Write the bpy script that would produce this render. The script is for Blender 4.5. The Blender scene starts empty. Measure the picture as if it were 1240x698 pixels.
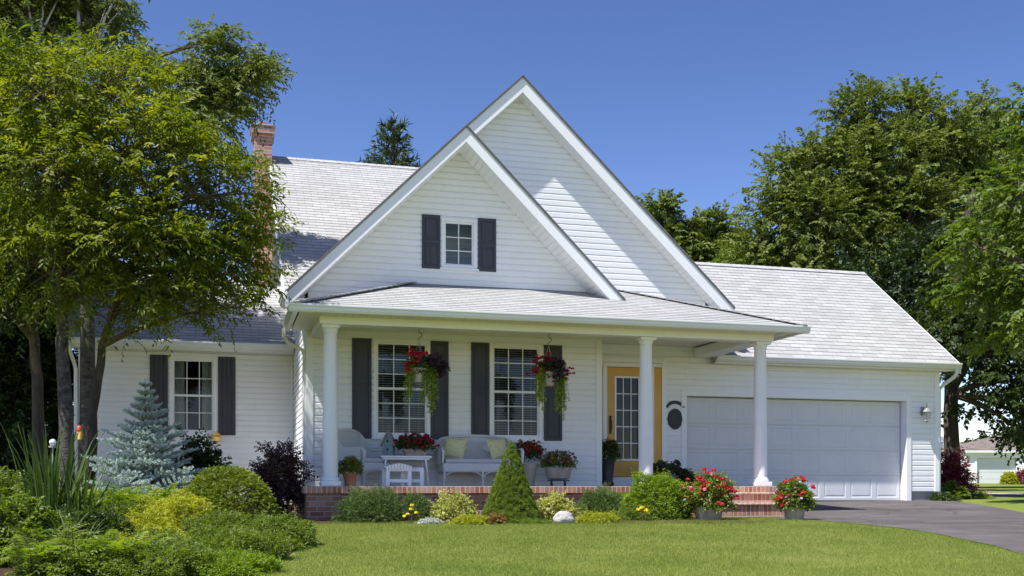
import bpy, math, random
import numpy as np
from mathutils import Vector, Matrix
S = bpy.context.scene
C = S.collection
rad = math.radians
random.seed(7)
R = np.random.default_rng(11)

# ------------------------------------------------------------------ camera, sky, sun, exposure
F = 1283.0; HY = 589.0                     # focal length and horizon row, in pixels of a 1240 px wide picture
cam = bpy.data.cameras.new('camera'); camo = bpy.data.objects.new('camera', cam); C.objects.link(camo)
cam.sensor_width = 36; cam.lens = F / 1240 * 36; cam.shift_y = (HY - 349) / 1240
cam.clip_end = 4000; cam.clip_start = .1
camo.location = (0, 0, 0); camo.rotation_euler = (rad(90), 0, 0)
S.camera = camo
SUN = Vector((-.424, -.346, 1.0)).normalized()
w = bpy.data.worlds.new('World'); S.world = w; w.use_nodes = True
nt = w.node_tree; bg = nt.nodes['Background']
sky = nt.nodes.new('ShaderNodeTexSky'); sky.sky_type = 'NISHITA'; sky.sun_disc = False
sky.sun_elevation = math.asin(SUN.z); sky.sun_rotation = math.atan2(SUN.x, SUN.y)
sky.altitude = 300; sky.air_density = 1.0; sky.dust_density = .3; sky.ozone_density = 5.0
tint = nt.nodes.new('ShaderNodeMix'); tint.data_type = 'RGBA'; tint.blend_type = 'MULTIPLY'; tint.inputs[0].default_value = 1
tint.inputs[7].default_value = (1.20, .93, .88, 1)
gm = nt.nodes.new('ShaderNodeGamma'); gm.inputs[1].default_value = 1.5
nt.links.new(sky.outputs[0], gm.inputs[0]); nt.links.new(gm.outputs[0], tint.inputs[6]); nt.links.new(tint.outputs[2], bg.inputs[0]); bg.inputs[1].default_value = .038
sl = bpy.data.lights.new('sun', 'SUN'); sl.energy = 3.5; sl.angle = rad(.53); sl.color = (1, .97, .925)
so = bpy.data.objects.new('sun', sl); C.objects.link(so)
so.rotation_euler = (-SUN).to_track_quat('-Z', 'Y').to_euler(); so.location = (-10, -12, 25)
S.view_settings.view_transform = 'Standard'; S.view_settings.look = 'None'
S.view_settings.exposure = 1.20; S.view_settings.gamma = 1; S.view_settings.use_curve_mapping = False

# ------------------------------------------------------------------ frames of reference
TH = math.atan(350 / 1283.0); CT, ST = math.cos(TH), math.sin(TH); OX, OY = -2.78, 16.2
def W(u, v, z=0): return Vector((OX + u * CT - v * ST, OY + u * ST + v * CT, z))
KN = [(-60, -1.7), (0, -1.6), (8, -1.036), (13, -.684), (14.5, -.580), (15.5, -.520), (17.3, -.510), (18.4, -.44), (22, -.28),
      (40, -.07), (60, .16), (120, .4), (400, 1.2), (3000, 8)]
def g(y):
    for (a, za), (b, zb) in zip(KN, KN[1:]):
        if y <= b: return za + (zb - za) * (y - a) / (b - a)
    return KN[-1][1]
def at(px, py, Y): return Vector(((px - 620) / F * Y, Y, (HY - py) / F * Y))

# ------------------------------------------------------------------ materials
def newmat(name, base=(.5, .5, .5), rough=.6, spec=.5):
    m = bpy.data.materials.new(name); m.use_nodes = True
    b = m.node_tree.nodes['Principled BSDF']
    b.inputs['Base Color'].default_value = (*base, 1); b.inputs['Roughness'].default_value = rough
    b.inputs['Specular IOR Level'].default_value = spec
    return m, m.node_tree, b
def nd(nt, t, **k):
    n = nt.nodes.new(t)
    for a, b in k.items(): setattr(n, a, b)
    return n
def ramp(nt, stops, fac):
    r = nd(nt, 'ShaderNodeValToRGB'); e = r.color_ramp.elements
    while len(e) < len(stops): e.new(.5)
    for i, (p, c) in enumerate(stops): e[i].position = p; e[i].color = (*c, 1)
    nt.links.new(fac, r.inputs[0]); return r.outputs[0]
def noise(nt, scale, detail=4, rough=.55, vec=None, stretch=None):
    n = nd(nt, 'ShaderNodeTexNoise'); n.inputs['Scale'].default_value = scale
    n.inputs['Detail'].default_value = detail; n.inputs['Roughness'].default_value = rough
    if vec is None: vec = nd(nt, 'ShaderNodeTexCoord').outputs['Object']
    if stretch:
        mp = nd(nt, 'ShaderNodeMapping'); mp.inputs['Scale'].default_value = stretch
        nt.links.new(vec, mp.inputs[0]); vec = mp.outputs[0]
    nt.links.new(vec, n.inputs['Vector']); return n.outputs['Fac']
def bump(nt, b, h, strength=.3, dist=.01):
    n = nd(nt, 'ShaderNodeBump'); n.inputs['Strength'].default_value = strength; n.inputs['Distance'].default_value = dist
    nt.links.new(h, n.inputs['Height']); nt.links.new(n.outputs[0], b.inputs['Normal'])
def mottled(name, c1, c2, scale=3, rough=.6, spec=.4, bs=0, bscale=40, stretch=None, bd=.01):
    m, nt, b = newmat(name, c1, rough, spec)
    f = noise(nt, scale, 6, .6, stretch=stretch)
    nt.links.new(ramp(nt, [(.3, c1), (.7, c2)], f), b.inputs['Base Color'])
    if bs: bump(nt, b, noise(nt, bscale, 5, .6, stretch=stretch), bs, bd)
    return m
def brickmat(name, cols, bw, bh, mortar=(.55, .5, .45), offset=.5, ms=.012, rough=.85, bs=.6, varsc=2.0, mix=.5):
    m, nt, b = newmat(name, cols[0], rough, .25)
    uv = nd(nt, 'ShaderNodeUVMap').outputs[0]
    t = nd(nt, 'ShaderNodeTexBrick', offset=offset)
    t.inputs['Scale'].default_value = 1; t.inputs['Brick Width'].default_value = bw; t.inputs['Row Height'].default_value = bh
    t.inputs['Mortar Size'].default_value = ms; t.inputs['Mortar Smooth'].default_value = .2; t.inputs['Bias'].default_value = 0
    t.inputs['Color1'].default_value = (0, 0, 0, 1); t.inputs['Color2'].default_value = (1, 1, 1, 1); t.inputs['Mortar'].default_value = (.5, .5, .5, 1)
    nt.links.new(uv, t.inputs['Vector'])
    sep = nd(nt, 'ShaderNodeSeparateColor'); nt.links.new(t.outputs['Color'], sep.inputs[0])
    n = noise(nt, varsc, 5, .6)
    mth = nd(nt, 'ShaderNodeMath', operation='MULTIPLY_ADD'); mth.inputs[1].default_value = .62
    nt.links.new(sep.outputs[0], mth.inputs[0])
    m2 = nd(nt, 'ShaderNodeMath', operation='MULTIPLY_ADD'); m2.inputs[1].default_value = .8; m2.inputs[2].default_value = -.2
    nt.links.new(n, m2.inputs[0]); nt.links.new(m2.outputs[0], mth.inputs[2])
    col = ramp(nt, [(i / (len(cols) - 1), c) for i, c in enumerate(cols)], mth.outputs[0])
    mx = nd(nt, 'ShaderNodeMix', data_type='RGBA'); nt.links.new(t.outputs['Fac'], mx.inputs[0])
    nt.links.new(col, mx.inputs[6]); mx.inputs[7].default_value = (*mortar, 1)
    nt.links.new(mx.outputs[2], b.inputs['Base Color'])
    inv = nd(nt, 'ShaderNodeMath', operation='SUBTRACT'); inv.inputs[0].default_value = 1
    nt.links.new(t.outputs['Fac'], inv.inputs[1])
    ad = nd(nt, 'ShaderNodeMath', operation='MULTIPLY_ADD'); ad.inputs[1].default_value = .4
    nt.links.new(noise(nt, 90, 4, .6), ad.inputs[0]); nt.links.new(inv.outputs[0], ad.inputs[2])
    bump(nt, b, ad.outputs[0], bs, .006)
    return m
def leafmat(name, cols, tr=.4, rough=.5, spec=.35, trc=1.6):
    m, nt, b = newmat(name, cols[0], rough, spec)
    a = nd(nt, 'ShaderNodeAttribute', attribute_name='rnd')
    n = noise(nt, 1.6, 2, .5)
    mt = nd(nt, 'ShaderNodeMath', operation='MULTIPLY_ADD'); mt.inputs[1].default_value = .7
    nt.links.new(a.outputs['Fac'], mt.inputs[0])
    m3 = nd(nt, 'ShaderNodeMath', operation='MULTIPLY_ADD'); m3.inputs[1].default_value = .6; m3.inputs[2].default_value = -.15
    nt.links.new(n, m3.inputs[0]); nt.links.new(m3.outputs[0], mt.inputs[2])
    col = ramp(nt, [(i / max(1, len(cols) - 1), c) for i, c in enumerate(cols)], mt.outputs[0])
    nt.links.new(col, b.inputs['Base Color'])
    if tr > 0:
        t = nd(nt, 'ShaderNodeBsdfTranslucent')
        g_ = nd(nt, 'ShaderNodeMix', data_type='RGBA', blend_type='MULTIPLY'); g_.inputs[0].default_value = 1
        nt.links.new(col, g_.inputs[6]); g_.inputs[7].default_value = (trc, trc * 1.05, .5, 1)
        nt.links.new(g_.outputs[2], t.inputs[0])
        mx = nd(nt, 'ShaderNodeMixShader'); mx.inputs[0].default_value = tr
        nt.links.new(b.outputs[0], mx.inputs[1]); nt.links.new(t.outputs[0], mx.inputs[2])
        nt.links.new(mx.outputs[0], nt.nodes['Material Output'].inputs[0])
    return m
def glassmat(name, tint=(.9, .95, .95)):
    m = bpy.data.materials.new(name); m.use_nodes = True; nt = m.node_tree; nt.nodes.remove(nt.nodes['Principled BSDF'])
    gl = nd(nt, 'ShaderNodeBsdfGlossy'); gl.inputs['Roughness'].default_value = .015; gl.inputs[0].default_value = (.95, .97, 1, 1)
    tr = nd(nt, 'ShaderNodeBsdfTransparent'); tr.inputs[0].default_value = (*tint, 1)
    fr = nd(nt, 'ShaderNodeFresnel'); fr.inputs[0].default_value = 1.45
    b_ = nd(nt, 'ShaderNodeBump'); b_.inputs['Strength'].default_value = .05; b_.inputs['Distance'].default_value = .02
    nt.links.new(noise(nt, 2.2, 1), b_.inputs['Height']); nt.links.new(b_.outputs[0], gl.inputs['Normal'])
    mx = nd(nt, 'ShaderNodeMixShader'); nt.links.new(fr.outputs[0], mx.inputs[0])
    nt.links.new(tr.outputs[0], mx.inputs[1]); nt.links.new(gl.outputs[0], mx.inputs[2])
    nt.links.new(mx.outputs[0], nt.nodes['Material Output'].inputs[0]); return m

M = {}
M['siding'] = mottled('white_vinyl_siding', (.82, .82, .81), (.86, .86, .845), 1.3, .5, .35, .08, 60, (1, 1, 6))
def sidingmat():
    m, nt, b = newmat('white_vinyl_siding', (.8, .8, .8), .5, .35)
    n1 = noise(nt, 1.1, 5, .6, stretch=(1, 1, 3)); n2 = noise(nt, 9, 5, .7, stretch=(1.5, 1.5, .25))
    c = ramp(nt, [(.25, (.815, .82, .83)), (.6, (.86, .865, .875))], n1)
    d = ramp(nt, [(.30, (.93, .925, .91)), (.45, (1, 1, 1))], n2)
    mx = nd(nt, 'ShaderNodeMix', data_type='RGBA', blend_type='MULTIPLY'); mx.inputs[0].default_value = .7
    nt.links.new(c, mx.inputs[6]); nt.links.new(d, mx.inputs[7]); nt.links.new(mx.outputs[2], b.inputs['Base Color'])
    bump(nt, b, noise(nt, 2.3, 2, .5, stretch=(1, 1, 4)), .12, .02); return m
M['siding'] = sidingmat()
M['trim'] = mottled('white_trim_paint', (.84, .845, .85), (.87, .875, .88), 2, .42, .4)
M['soffit'] = mottled('cream_soffit', (.74, .72, .65), (.78, .76, .69), 2, .5, .3)
M['gutter'] = mottled('white_gutter_metal', (.74, .75, .74), (.80, .80, .79), 2, .35, .5)
M['column'] = mottled('white_column_paint', (.80, .81, .81), (.84, .84, .83), 2, .4, .4)
M['shutter'] = mottled('charcoal_shutter', (.042, .044, .058), (.058, .06, .074), 3, .5, .4, .15, 120, (8, 1, 1))
M['door'] = mottled('ochre_door_paint', (.62, .34, .055), (.68, .385, .075), 2, .35, .5)
M['garage'] = mottled('garage_door_paint', (.64, .65, .67), (.69, .70, .715), 1.2, .42, .4)
M['glass'] = glassmat('window_glass')
M['blind'] = mottled('blind_slat', (.60, .61, .59), (.68, .69, .66), 3, .55)
M['dark'] = mottled('dark_interior', (.03, .032, .035), (.045, .045, .05), 2, .8)  # near-black room walls: the gloom of an unlit interior is in the colour
M['curtain'] = mottled('sheer_curtain', (.45, .45, .42), (.6, .6, .57), 6, .8, .2, .4, 14, (6, 6, .4))
M['black'] = mottled('black_iron', (.018, .019, .02), (.03, .032, .034), 8, .45, .5)
M['metal'] = mottled('aged_pewter', (.22, .22, .2), (.36, .35, .32), 12, .4, .6)
M['brick'] = brickmat('porch_brick', [(.16, .06, .04), (.33, .13, .085), (.42, .20, .13), (.52, .33, .24)], .22, .076, (.42, .37, .32), ms=.008)
M['rowlock'] = brickmat('rowlock_brick', [(.22, .075, .045), (.40, .15, .085), (.50, .24, .15), (.60, .38, .27)], .076, .24, (.52, .45, .38), offset=0, ms=.01)
M['tread'] = brickmat('sunlit_tread_brick', [(.40, .20, .13), (.52, .32, .23), (.62, .45, .35)], .1, .34, (.62, .57, .5), offset=0, ms=.012)  # paler than the rowlock brick: sun on the step tops put into the colour
M['chimney'] = brickmat('chimney_brick', [(.24, .09, .06), (.40, .17, .11), (.50, .24, .16), (.55, .32, .23)], .21, .072, (.45, .40, .36), ms=.012)
M['shingle'] = brickmat('grey_shingle', [(.29, .288, .28), (.345, .342, .335), (.385, .383, .375), (.43, .428, .42)], .30, .145, (.20, .20, .195), ms=.005, bs=.35, varsc=.9, rough=.9)
M['concrete'] = mottled('foundation_concrete', (.30, .29, .28), (.42, .41, .39), 4, .9, .2, .5, 30)
M['edge'] = mottled('shingle_edge', (.13, .13, .14), (.2, .2, .21), 9, .9)
M['clay'] = mottled('terracotta', (.42, .16, .08), (.52, .22, .12), 6, .8, .3, .3, 30)
M['stonepot'] = mottled('weathered_tub', (.30, .26, .21), (.45, .40, .34), 9, .85, .2, .6, 25, (1, 1, .3))
M['plasticpot'] = mottled('beige_plastic_pot', (.45, .37, .31), (.5, .42, .36), 4, .5)
M['wicker'] = None
M['bluegrey'] = mottled('faded_blue_paint', (.16, .22, .25), (.26, .33, .35), 9, .8, .2, .3, 20, (8, 8, 1))
M['tin'] = mottled('grey_tin_roof', (.24, .23, .21), (.34, .33, .3), 9, .6)
M['cushion'] = mottled('grey_cushion_cloth', (.46, .47, .52), (.54, .55, .6), 5, .9, .1, .3, 90)
M['pillow'] = mottled('yellow_print_cloth', (.62, .58, .22), (.74, .72, .5), 22, .9, .1, .3, 60)
M['rock'] = mottled('pale_boulder', (.34, .315, .29), (.52, .49, .46), 5, .9, .2, .8, 12, bd=.04)
M['bark'] = mottled('grey_bark', (.045, .036, .03), (.12, .10, .082), 6, .95, .1, 1, 22, (1.6, 1.6, .35), .03)
M['birchbark'] = mottled('shaded_spotted_bark', (.035, .031, .028), (.15, .138, .126), 9, .9, .15, 1, 26, (1, 1, 1.8), .03)  # spotted bark with the shade under the crowns darkened into its colour
M['twig'] = mottled('twig_bark', (.10, .075, .055), (.17, .13, .10), 8, .95, .1)
M['whitelimb'] = mottled('bare_white_limb', (.42, .40, .38), (.62, .60, .58), 5, .9, .1, .4, 20)
def wickermat():
    m, nt, b = newmat('white_wicker', (.72, .72, .72), .6, .3)
    uv = nd(nt, 'ShaderNodeUVMap').outputs[0]
    t = nd(nt, 'ShaderNodeTexBrick', offset=.5); t.inputs['Scale'].default_value = 1
    t.inputs['Brick Width'].default_value = .034; t.inputs['Row Height'].default_value = .014
    t.inputs['Mortar Size'].default_value = .0035; t.inputs['Mortar Smooth'].default_value = .6
    nt.links.new(uv, t.inputs['Vector'])
    mx = nd(nt, 'ShaderNodeMix', data_type='RGBA'); nt.links.new(t.outputs['Fac'], mx.inputs[0])
    mx.inputs[6].default_value = (.84, .84, .84, 1); mx.inputs[7].default_value = (.5, .5, .5, 1)
    nt.links.new(mx.outputs[2], b.inputs['Base Color'])
    inv = nd(nt, 'ShaderNodeMath', operation='SUBTRACT'); inv.inputs[0].default_value = 1; nt.links.new(t.outputs['Fac'], inv.inputs[1])
    bump(nt, b, inv.outputs[0], .7, .005); return m
M['wicker'] = wickermat()

# ------------------------------------------------------------------ mesh builder
class MB:
    def __init__(s): s.v = []; s.f = []; s.uv = {}
    def face(s, pts, uv=None):
        i = len(s.v); s.v += [tuple(p) for p in pts]; s.f.append(tuple(range(i, i + len(pts))))
        if uv: s.uv[len(s.f) - 1] = uv
    def box(s, x0, x1, y0, y1, z0, z1):
        i = len(s.v)
        s.v += [(x, y, z) for z in (z0, z1) for x, y in ((x0, y0), (x1, y0), (x1, y1), (x0, y1))]
        for f in ((0, 3, 2, 1), (4, 5, 6, 7), (0, 1, 5, 4), (1, 2, 6, 5), (2, 3, 7, 6), (3, 0, 4, 7)): s.f.append(tuple(i + k for k in f))
        return s
    def obox(s, c, ax, ay, az):      # oriented box, half axes
        c, ax, ay, az = map(Vector, (c, ax, ay, az)); i = len(s.v)
        s.v += [tuple(c + ax * a + ay * b + az * k) for k in (-1, 1) for a, b in ((-1, -1), (1, -1), (1, 1), (-1, 1))]
        for f in ((0, 3, 2, 1), (4, 5, 6, 7), (0, 1, 5, 4), (1, 2, 6, 5), (2, 3, 7, 6), (3, 0, 4, 7)): s.f.append(tuple(i + k for k in f))
        return s
    def prism(s, poly, d):           # planar 3D polygon extruded by vector d
        n = len(poly); i = len(s.v); d = Vector(d)
        s.v += [tuple(p) for p in poly] + [tuple(Vector(p) + d) for p in poly]
        s.f.append(tuple(range(i + n - 1, i - 1, -1))); s.f.append(tuple(range(i + n, i + 2 * n)))
        for k in range(n): s.f.append((i + k, i + (k + 1) % n, i + n + (k + 1) % n, i + n + k))
        return s
    def tube(s, pts, r, n=8, cap=True):
        pts = [Vector(p) for p in pts]; rs = r if isinstance(r, (list, tuple)) else [r] * len(pts)
        i0 = len(s.v); t = (pts[1] - pts[0]).normalized()
        a = t.orthogonal().normalized()
        for k, p in enumerate(pts):
            t = (pts[min(k + 1, len(pts) - 1)] - pts[max(k - 1, 0)])
            if t.length < 1e-9: t = Vector((0, 0, 1))
            t.normalize(); a = (a - t * a.dot(t)).normalized(); b = t.cross(a)
            for j in range(n):
                q = 2 * math.pi * j / n; s.v.append(tuple(p + (a * math.cos(q) + b * math.sin(q)) * rs[k]))
        for k in range(len(pts) - 1):
            for j in range(n):
                A = i0 + k * n; B = A + n; s.f.append((A + j, A + (j + 1) % n, B + (j + 1) % n, B + j))
        if cap:
            s.f.append(tuple(i0 + j for j in range(n - 1, -1, -1))); e = i0 + (len(pts) - 1) * n; s.f.append(tuple(e + j for j in range(n)))
        return s
    def lathe(s, prof, n=20, c=(0, 0, 0)):
        i0 = len(s.v)
        for r, z in prof:
            for j in range(n):
                q = 2 * math.pi * j / n; s.v.append((c[0] + r * math.cos(q), c[1] + r * math.sin(q), c[2] + z))
        for k in range(len(prof) - 1):
            for j in range(n):
                A = i0 + k * n; B = A + n; s.f.append((A + j, A + (j + 1) % n, B + (j + 1) % n, B + j))
        s.f.append(tuple(i0 + j for j in range(n - 1, -1, -1))); e = i0 + (len(prof) - 1) * n; s.f.append(tuple(e + j for j in range(n)))
        return s
    def build(s, name, m, parent=None, smooth=False, bevel=0, loc=None, sub=0):
        me = bpy.data.meshes.new(name); me.from_pydata(s.v, [], s.f); me.update()
        uvl = me.uv_layers.new(name='UVMap').data
        for p in me.polygons:
            cu = s.uv.get(p.index); n = p.normal
            for k, li in enumerate(p.loop_indices):
                if cu: uvl[li].uv = cu[k]
                else:
                    c = me.vertices[me.loops[li].vertex_index].co
                    ax, ay, az = abs(n.x), abs(n.y), abs(n.z)
                    uvl[li].uv = (c.x, c.y) if az >= ax and az >= ay else ((c.x, c.z) if ay >= ax else (c.y, c.z))
        me.materials.append(m)
        if smooth:
            for p in me.polygons: p.use_smooth = True
        o = bpy.data.objects.new(name, me); C.objects.link(o)
        if parent: o.parent = parent
        if loc: o.location = loc
        if bevel:
            b = o.modifiers.new('b', 'BEVEL'); b.width = bevel; b.segments = 2; b.limit_method = 'ANGLE'; b.angle_limit = rad(40)
        if smooth and not sub:
            try: me.set_sharp_from_angle(angle=rad(38))
            except Exception: pass
        if sub:
            b = o.modifiers.new('s', 'SUBSURF'); b.levels = sub; b.render_levels = sub
        return o
def tag(o, label=None, cat=None, group=None, kind=None):
    if label: o['label'] = label
    if cat: o['category'] = cat
    if group: o['group'] = group
    if kind: o['kind'] = kind
    return o
def thing(name, label, cat, loc=(0, 0, 0), rz=0, group=None):
    o = bpy.data.objects.new(name, None); C.objects.link(o); o.location = loc; o.rotation_euler = (0, 0, rz)
    o.empty_display_size = .2
    return tag(o, label, cat, group)
def clip(poly, a, b, c):             # keep a*x+b*y+c >= 0
    out = []
    for i in range(len(poly)):
        p, q = poly[i], poly[(i + 1) % len(poly)]
        dp = a * p[0] + b * p[1] + c; dq = a * q[0] + b * q[1] + c
        if dp >= 0: out.append(p)
        if (dp > 0 and dq < 0) or (dp < 0 and dq > 0):
            t = dp / (dp - dq); out.append((p[0] + (q[0] - p[0]) * t, p[1] + (q[1] - p[1]) * t))
    return out
def lapped(mb, poly, org, sa, ta, na, ex, lift, t_off=0, wob=0, dutch=False):
    """convex 2D polygon (s,t) laid with overlapping courses of height ex; each stands proud by lift at its lower edge"""
    org, sa, ta, na = map(Vector, (org, sa, ta, na))
    t0 = min(p[1] for p in poly); t1 = max(p[1] for p in poly)
    k = math.floor((t0 - t_off) / ex)
    while t_off + k * ex < t1:
        a = t_off + k * ex; b = a + ex
        q = clip(clip(poly, 0, 1, -a), 0, -1, b)
        if dutch and len(q) >= 3:
            c_ = a + ex * .70; lo_ = clip(q, 0, -1, c_); hi_ = clip(q, 0, 1, -c_)
            if len(lo_) >= 3: mb.face([org + sa * p[0] + ta * p[1] + na * lift for p in lo_])
            if len(hi_) >= 3: mb.face([org + sa * p[0] + ta * p[1] + na * (lift * (b - p[1]) / (b - c_)) for p in hi_])
            for i in range(len(q)):
                p1, p2 = q[i], q[(i + 1) % len(q)]
                if abs(p1[1] - a) < 1e-5 and abs(p2[1] - a) < 1e-5 and abs(p1[0] - p2[0]) > 1e-4:
                    A_, B_ = org + sa * p1[0] + ta * a, org + sa * p2[0] + ta * a; mb.face([A_ + na * lift, A_ - na * .004, B_ - na * .004, B_ + na * lift])
        elif len(q) >= 3:
            h = lift * (1 + wob * math.sin(k * 12.9898) * .5)
            def P(p, off=None):
                o_ = h * (1 - (p[1] - a) / ex) if off is None else off
                return org + sa * p[0] + ta * p[1] + na * o_
            mb.face([P(p) for p in q], [(p[0], p[1]) for p in q])
            for i in range(len(q)):
                p1, p2 = q[i], q[(i + 1) % len(q)]
                if abs(p1[1] - a) < 1e-5 and abs(p2[1] - a) < 1e-5 and abs(p1[0] - p2[0]) > 1e-4:
                    mb.face([P(p1), P(p1, -.0), P(p2, -.0), P(p2)], [(p1[0], a), (p1[0], a), (p2[0], a), (p2[0], a)])
        k += 1
def minus_rects(poly, rects):
    """split a convex polygon around axis-aligned openings"""
    out = [poly]
    for (x0, x1, y0, y1) in rects:
        nxt = []
        for p in out:
            a = clip(p, 0, 1, -y1); b = clip(p, 0, -1, y0); m_ = clip(clip(p, 0, -1, y1), 0, 1, -y0)
            l = clip(m_, -1, 0, x0) if len(m_) > 2 else []; r = clip(m_, 1, 0, -x1) if len(m_) > 2 else []
            for q in (a, b, l, r):
                if len(q) > 2: nxt.append(q)
        out = nxt
    return out

# ------------------------------------------------------------------ ground
def drape(name, rows, m, dz, kind='structure', label=None):
    """rows: (y, x left, x right); follows the terrain exactly"""
    ys = sorted(set([r[0] for r in rows] + [k[0] for k in KN if rows[0][0] < k[0] < rows[-1][0]]))
    def lr(y):
        for a, b in zip(rows, rows[1:]):
            if y <= b[0]:
                t = (y - a[0]) / (b[0] - a[0]); return a[1] + (b[1] - a[1]) * t, a[2] + (b[2] - a[2]) * t
    mb = MB(); n = 6
    for ya, yb in zip(ys, ys[1:]):
        for k in range(n):
            la, ra = lr(ya) if ya > rows[0][0] else rows[0][1:]; lb, rb = lr(yb)
            f = lambda l, r, q: l + (r - l) * q / n
            mb.face([(f(la, ra, k), ya, g(ya) + dz), (f(la, ra, k + 1), ya, g(ya) + dz), (f(lb, rb, k + 1), yb, g(yb) + dz), (f(lb, rb, k), yb, g(yb) + dz)])
    o = mb.build(name, m); tag(o, kind=kind); return o
def lawnmat():
    m, nt, b = newmat('lawn_grass', (.1, .18, .03), .9, .1)
    n1 = noise(nt, .55, 5, .6); n2 = noise(nt, 45, 3, .7)
    ad = nd(nt, 'ShaderNodeMath', operation='MULTIPLY_ADD'); ad.inputs[1].default_value = .45
    nt.links.new(n2, ad.inputs[0]); sb = nd(nt, 'ShaderNodeMath', operation='MULTIPLY'); sb.inputs[1].default_value = .6
    nt.links.new(n1, sb.inputs[0]); nt.links.new(sb.outputs[0], ad.inputs[2])
    nt.links.new(ramp(nt, [(.3, (.11, .15, .028)), (.55, (.18, .22, .042)), (.8, (.26, .28, .07))], ad.outputs[0]), b.inputs['Base Color'])
    bump(nt, b, n2, .8, .03); return m
M['lawn'] = lawnmat()
drape('lawn', [(k[0], -max(60, k[0] * 1.2), max(60, k[0] * 1.2)) for k in KN], M['lawn'], 0)
def asphaltmat():
    m, nt, b = newmat('asphalt', (.06, .055, .055), .85, .25)
    n1 = noise(nt, .8, 5, .6, stretch=(1, 2.5, 1)); n2 = noise(nt, 160, 3, .7)
    nt.links.new(ramp(nt, [(.3, (.07, .062, .062)), (.5, (.105, .092, .09)), (.7, (.14, .124, .12))], n1), b.inputs['Base Color'])
    v = nd(nt, 'ShaderNodeTexVoronoi', feature='DISTANCE_TO_EDGE'); v.inputs['Scale'].default_value = .45
    wn = nd(nt, 'ShaderNodeTexNoise'); wn.inputs['Scale'].default_value = 1.6; wn.inputs['Detail'].default_value = 6
    tc = nd(nt, 'ShaderNodeTexCoord').outputs['Object']; nt.links.new(tc, wn.inputs['Vector'])
    av = nd(nt, 'ShaderNodeVectorMath', operation='MULTIPLY_ADD'); av.inputs[1].default_value = (.9, .9, .9)
    nt.links.new(wn.outputs['Color'], av.inputs[0]); nt.links.new(tc, av.inputs[2]); nt.links.new(av.outputs[0], v.inputs['Vector'])
    cr = ramp(nt, [(.004, (.45, .43, .42)), (.012, (1, 1, 1))], v.outputs['Distance'])
    mx = nd(nt, 'ShaderNodeMix', data_type='RGBA', blend_type='MULTIPLY'); mx.inputs[0].default_value = .8
    nt.links.new(b.inputs['Base Color'].links[0].from_socket, mx.inputs[6]); nt.links.new(cr, mx.inputs[7]); nt.links.new(mx.outputs[2], b.inputs['Base Color'])
    bump(nt, b, n2, .5, .01); return m
M['asphalt'] = asphaltmat()
DRV = [(-6, 5.2, 9.3), (6, 5.5, 9.0), (11.0, 5.65, 8.7), (12.5, 5.72, 8.5), (13.7, 5.55, 8.4), (14.5, 5.3, 8.35), (15.2, 4.85, 8.35), (15.9, 4.3, 8.4), (16.4, 4.15, 8.5),
       (18, 4.4, 8.7), (19.4, 4.0, 8.85), (21.0, 3.9, 8.9), (21.9, 3.9, 8.9)]
drape('driveway', DRV, M['asphalt'], .012)
M['path'] = mottled('pale_path', (.36, .31, .27), (.44, .39, .34), 2, .9, .2, .3, 50)
drape('path', [(26.4, 9.6, 40), (29.2, 10.6, 40)], M['path'], .01)
M['mulch'] = mottled('dark_mulch', (.035, .022, .015), (.085, .055, .035), 20, .95, .1, 1, 30, bd=.03)
drape('flower_bed', [(15.15, -3.2, 3.4), (15.4, -3.25, 3.7), (15.8, -3.3, 4.0), (16.6, 0.2, 4.3), (17.4, 3.2, 4.2)], M['mulch'], .008)
BED = [(8.5, -7, -2.6), (10.2, -8, -2.5), (11.2, -8, -2.45), (12.2, -9, -2.5), (13.0, -9, -2.85), (14.0, -9, -3.2), (15.4, -9, -3.7), (17.2, -9, -3.9), (20.3, -9, -3.75)]
drape('garden_bed', BED, M['mulch'], .008)

# ------------------------------------------------------------------ THE HOUSE
H = thing('house', 'white clapboard house with two front gables, brick porch and attached double garage', 'house', (OX, OY, 0), TH)
FW, SW = 1.5, 2.3         # front wall plane, second wall plane (v)
wall = lambda mb, poly, holes, v: [lapped(mb, q, (0, v, 0), (1, 0, 0), (0, 0, 1), (0, -1, 0), .108, .019, 0, 0, True) for q in minus_rects(poly, holes)]
# windows: casing outer, glass, columns, rows
WIN = [('porch', (.862, 1.838, .82, 2.495), (.921, 1.778, .88, 2.43), 3, 6), ('porch', (2.886, 3.84, .80, 2.496), (2.945, 3.782, .865, 2.43), 3, 6)]
GWIN = ((2.03, 2.655, 3.745, 4.605), (2.085, 2.60, 3.80, 4.55))
WWIN = ((-2.575, -1.70, 1.0, 2.50), (-2.51, -1.765, 1.06, 2.44))
DOORO = (5.28, 6.50, 0.0, 2.40)
GD = (6.96, 11.80, -.30, 1.73)
hole = lambda r: (r[0] + .02, r[1] - .02, r[2] + .02, r[3] - .02)
mb = MB()
wall(mb, [(-.22, 0), (4.92, 0), (4.92, 3.43), (2.34, 5.96), (-.22, 3.43)], [hole(WIN[0][1]), hole(WIN[1][1]), hole(GWIN[0])], FW)
wall(mb, [(4.92, 0), (6.86, 0), (6.86, 2.7), (4.92, 2.7)], [DOORO], SW)
wall(mb, [(6.86, -.10), (12.55, -.10), (12.55, 2.60), (6.86, 2.60)], [(GD[0], GD[1], -1, GD[3])], SW)
wall(mb, [(6.86, 2.60), (7.44, 2.60), (7.44, 2.70), (6.86, 2.70)], [], SW)
wall(mb, [(.3, 2.72), (7.35, 2.72), (7.35, 3.62), (3.62, 7.27), (.3, 4.1)], [], SW)
wall(mb, [(-4.17, -.32), (-.22, -.32), (-.22, 2.72), (-4.17, 2.72)], [hole(WWIN[0])], 5.0)
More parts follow.
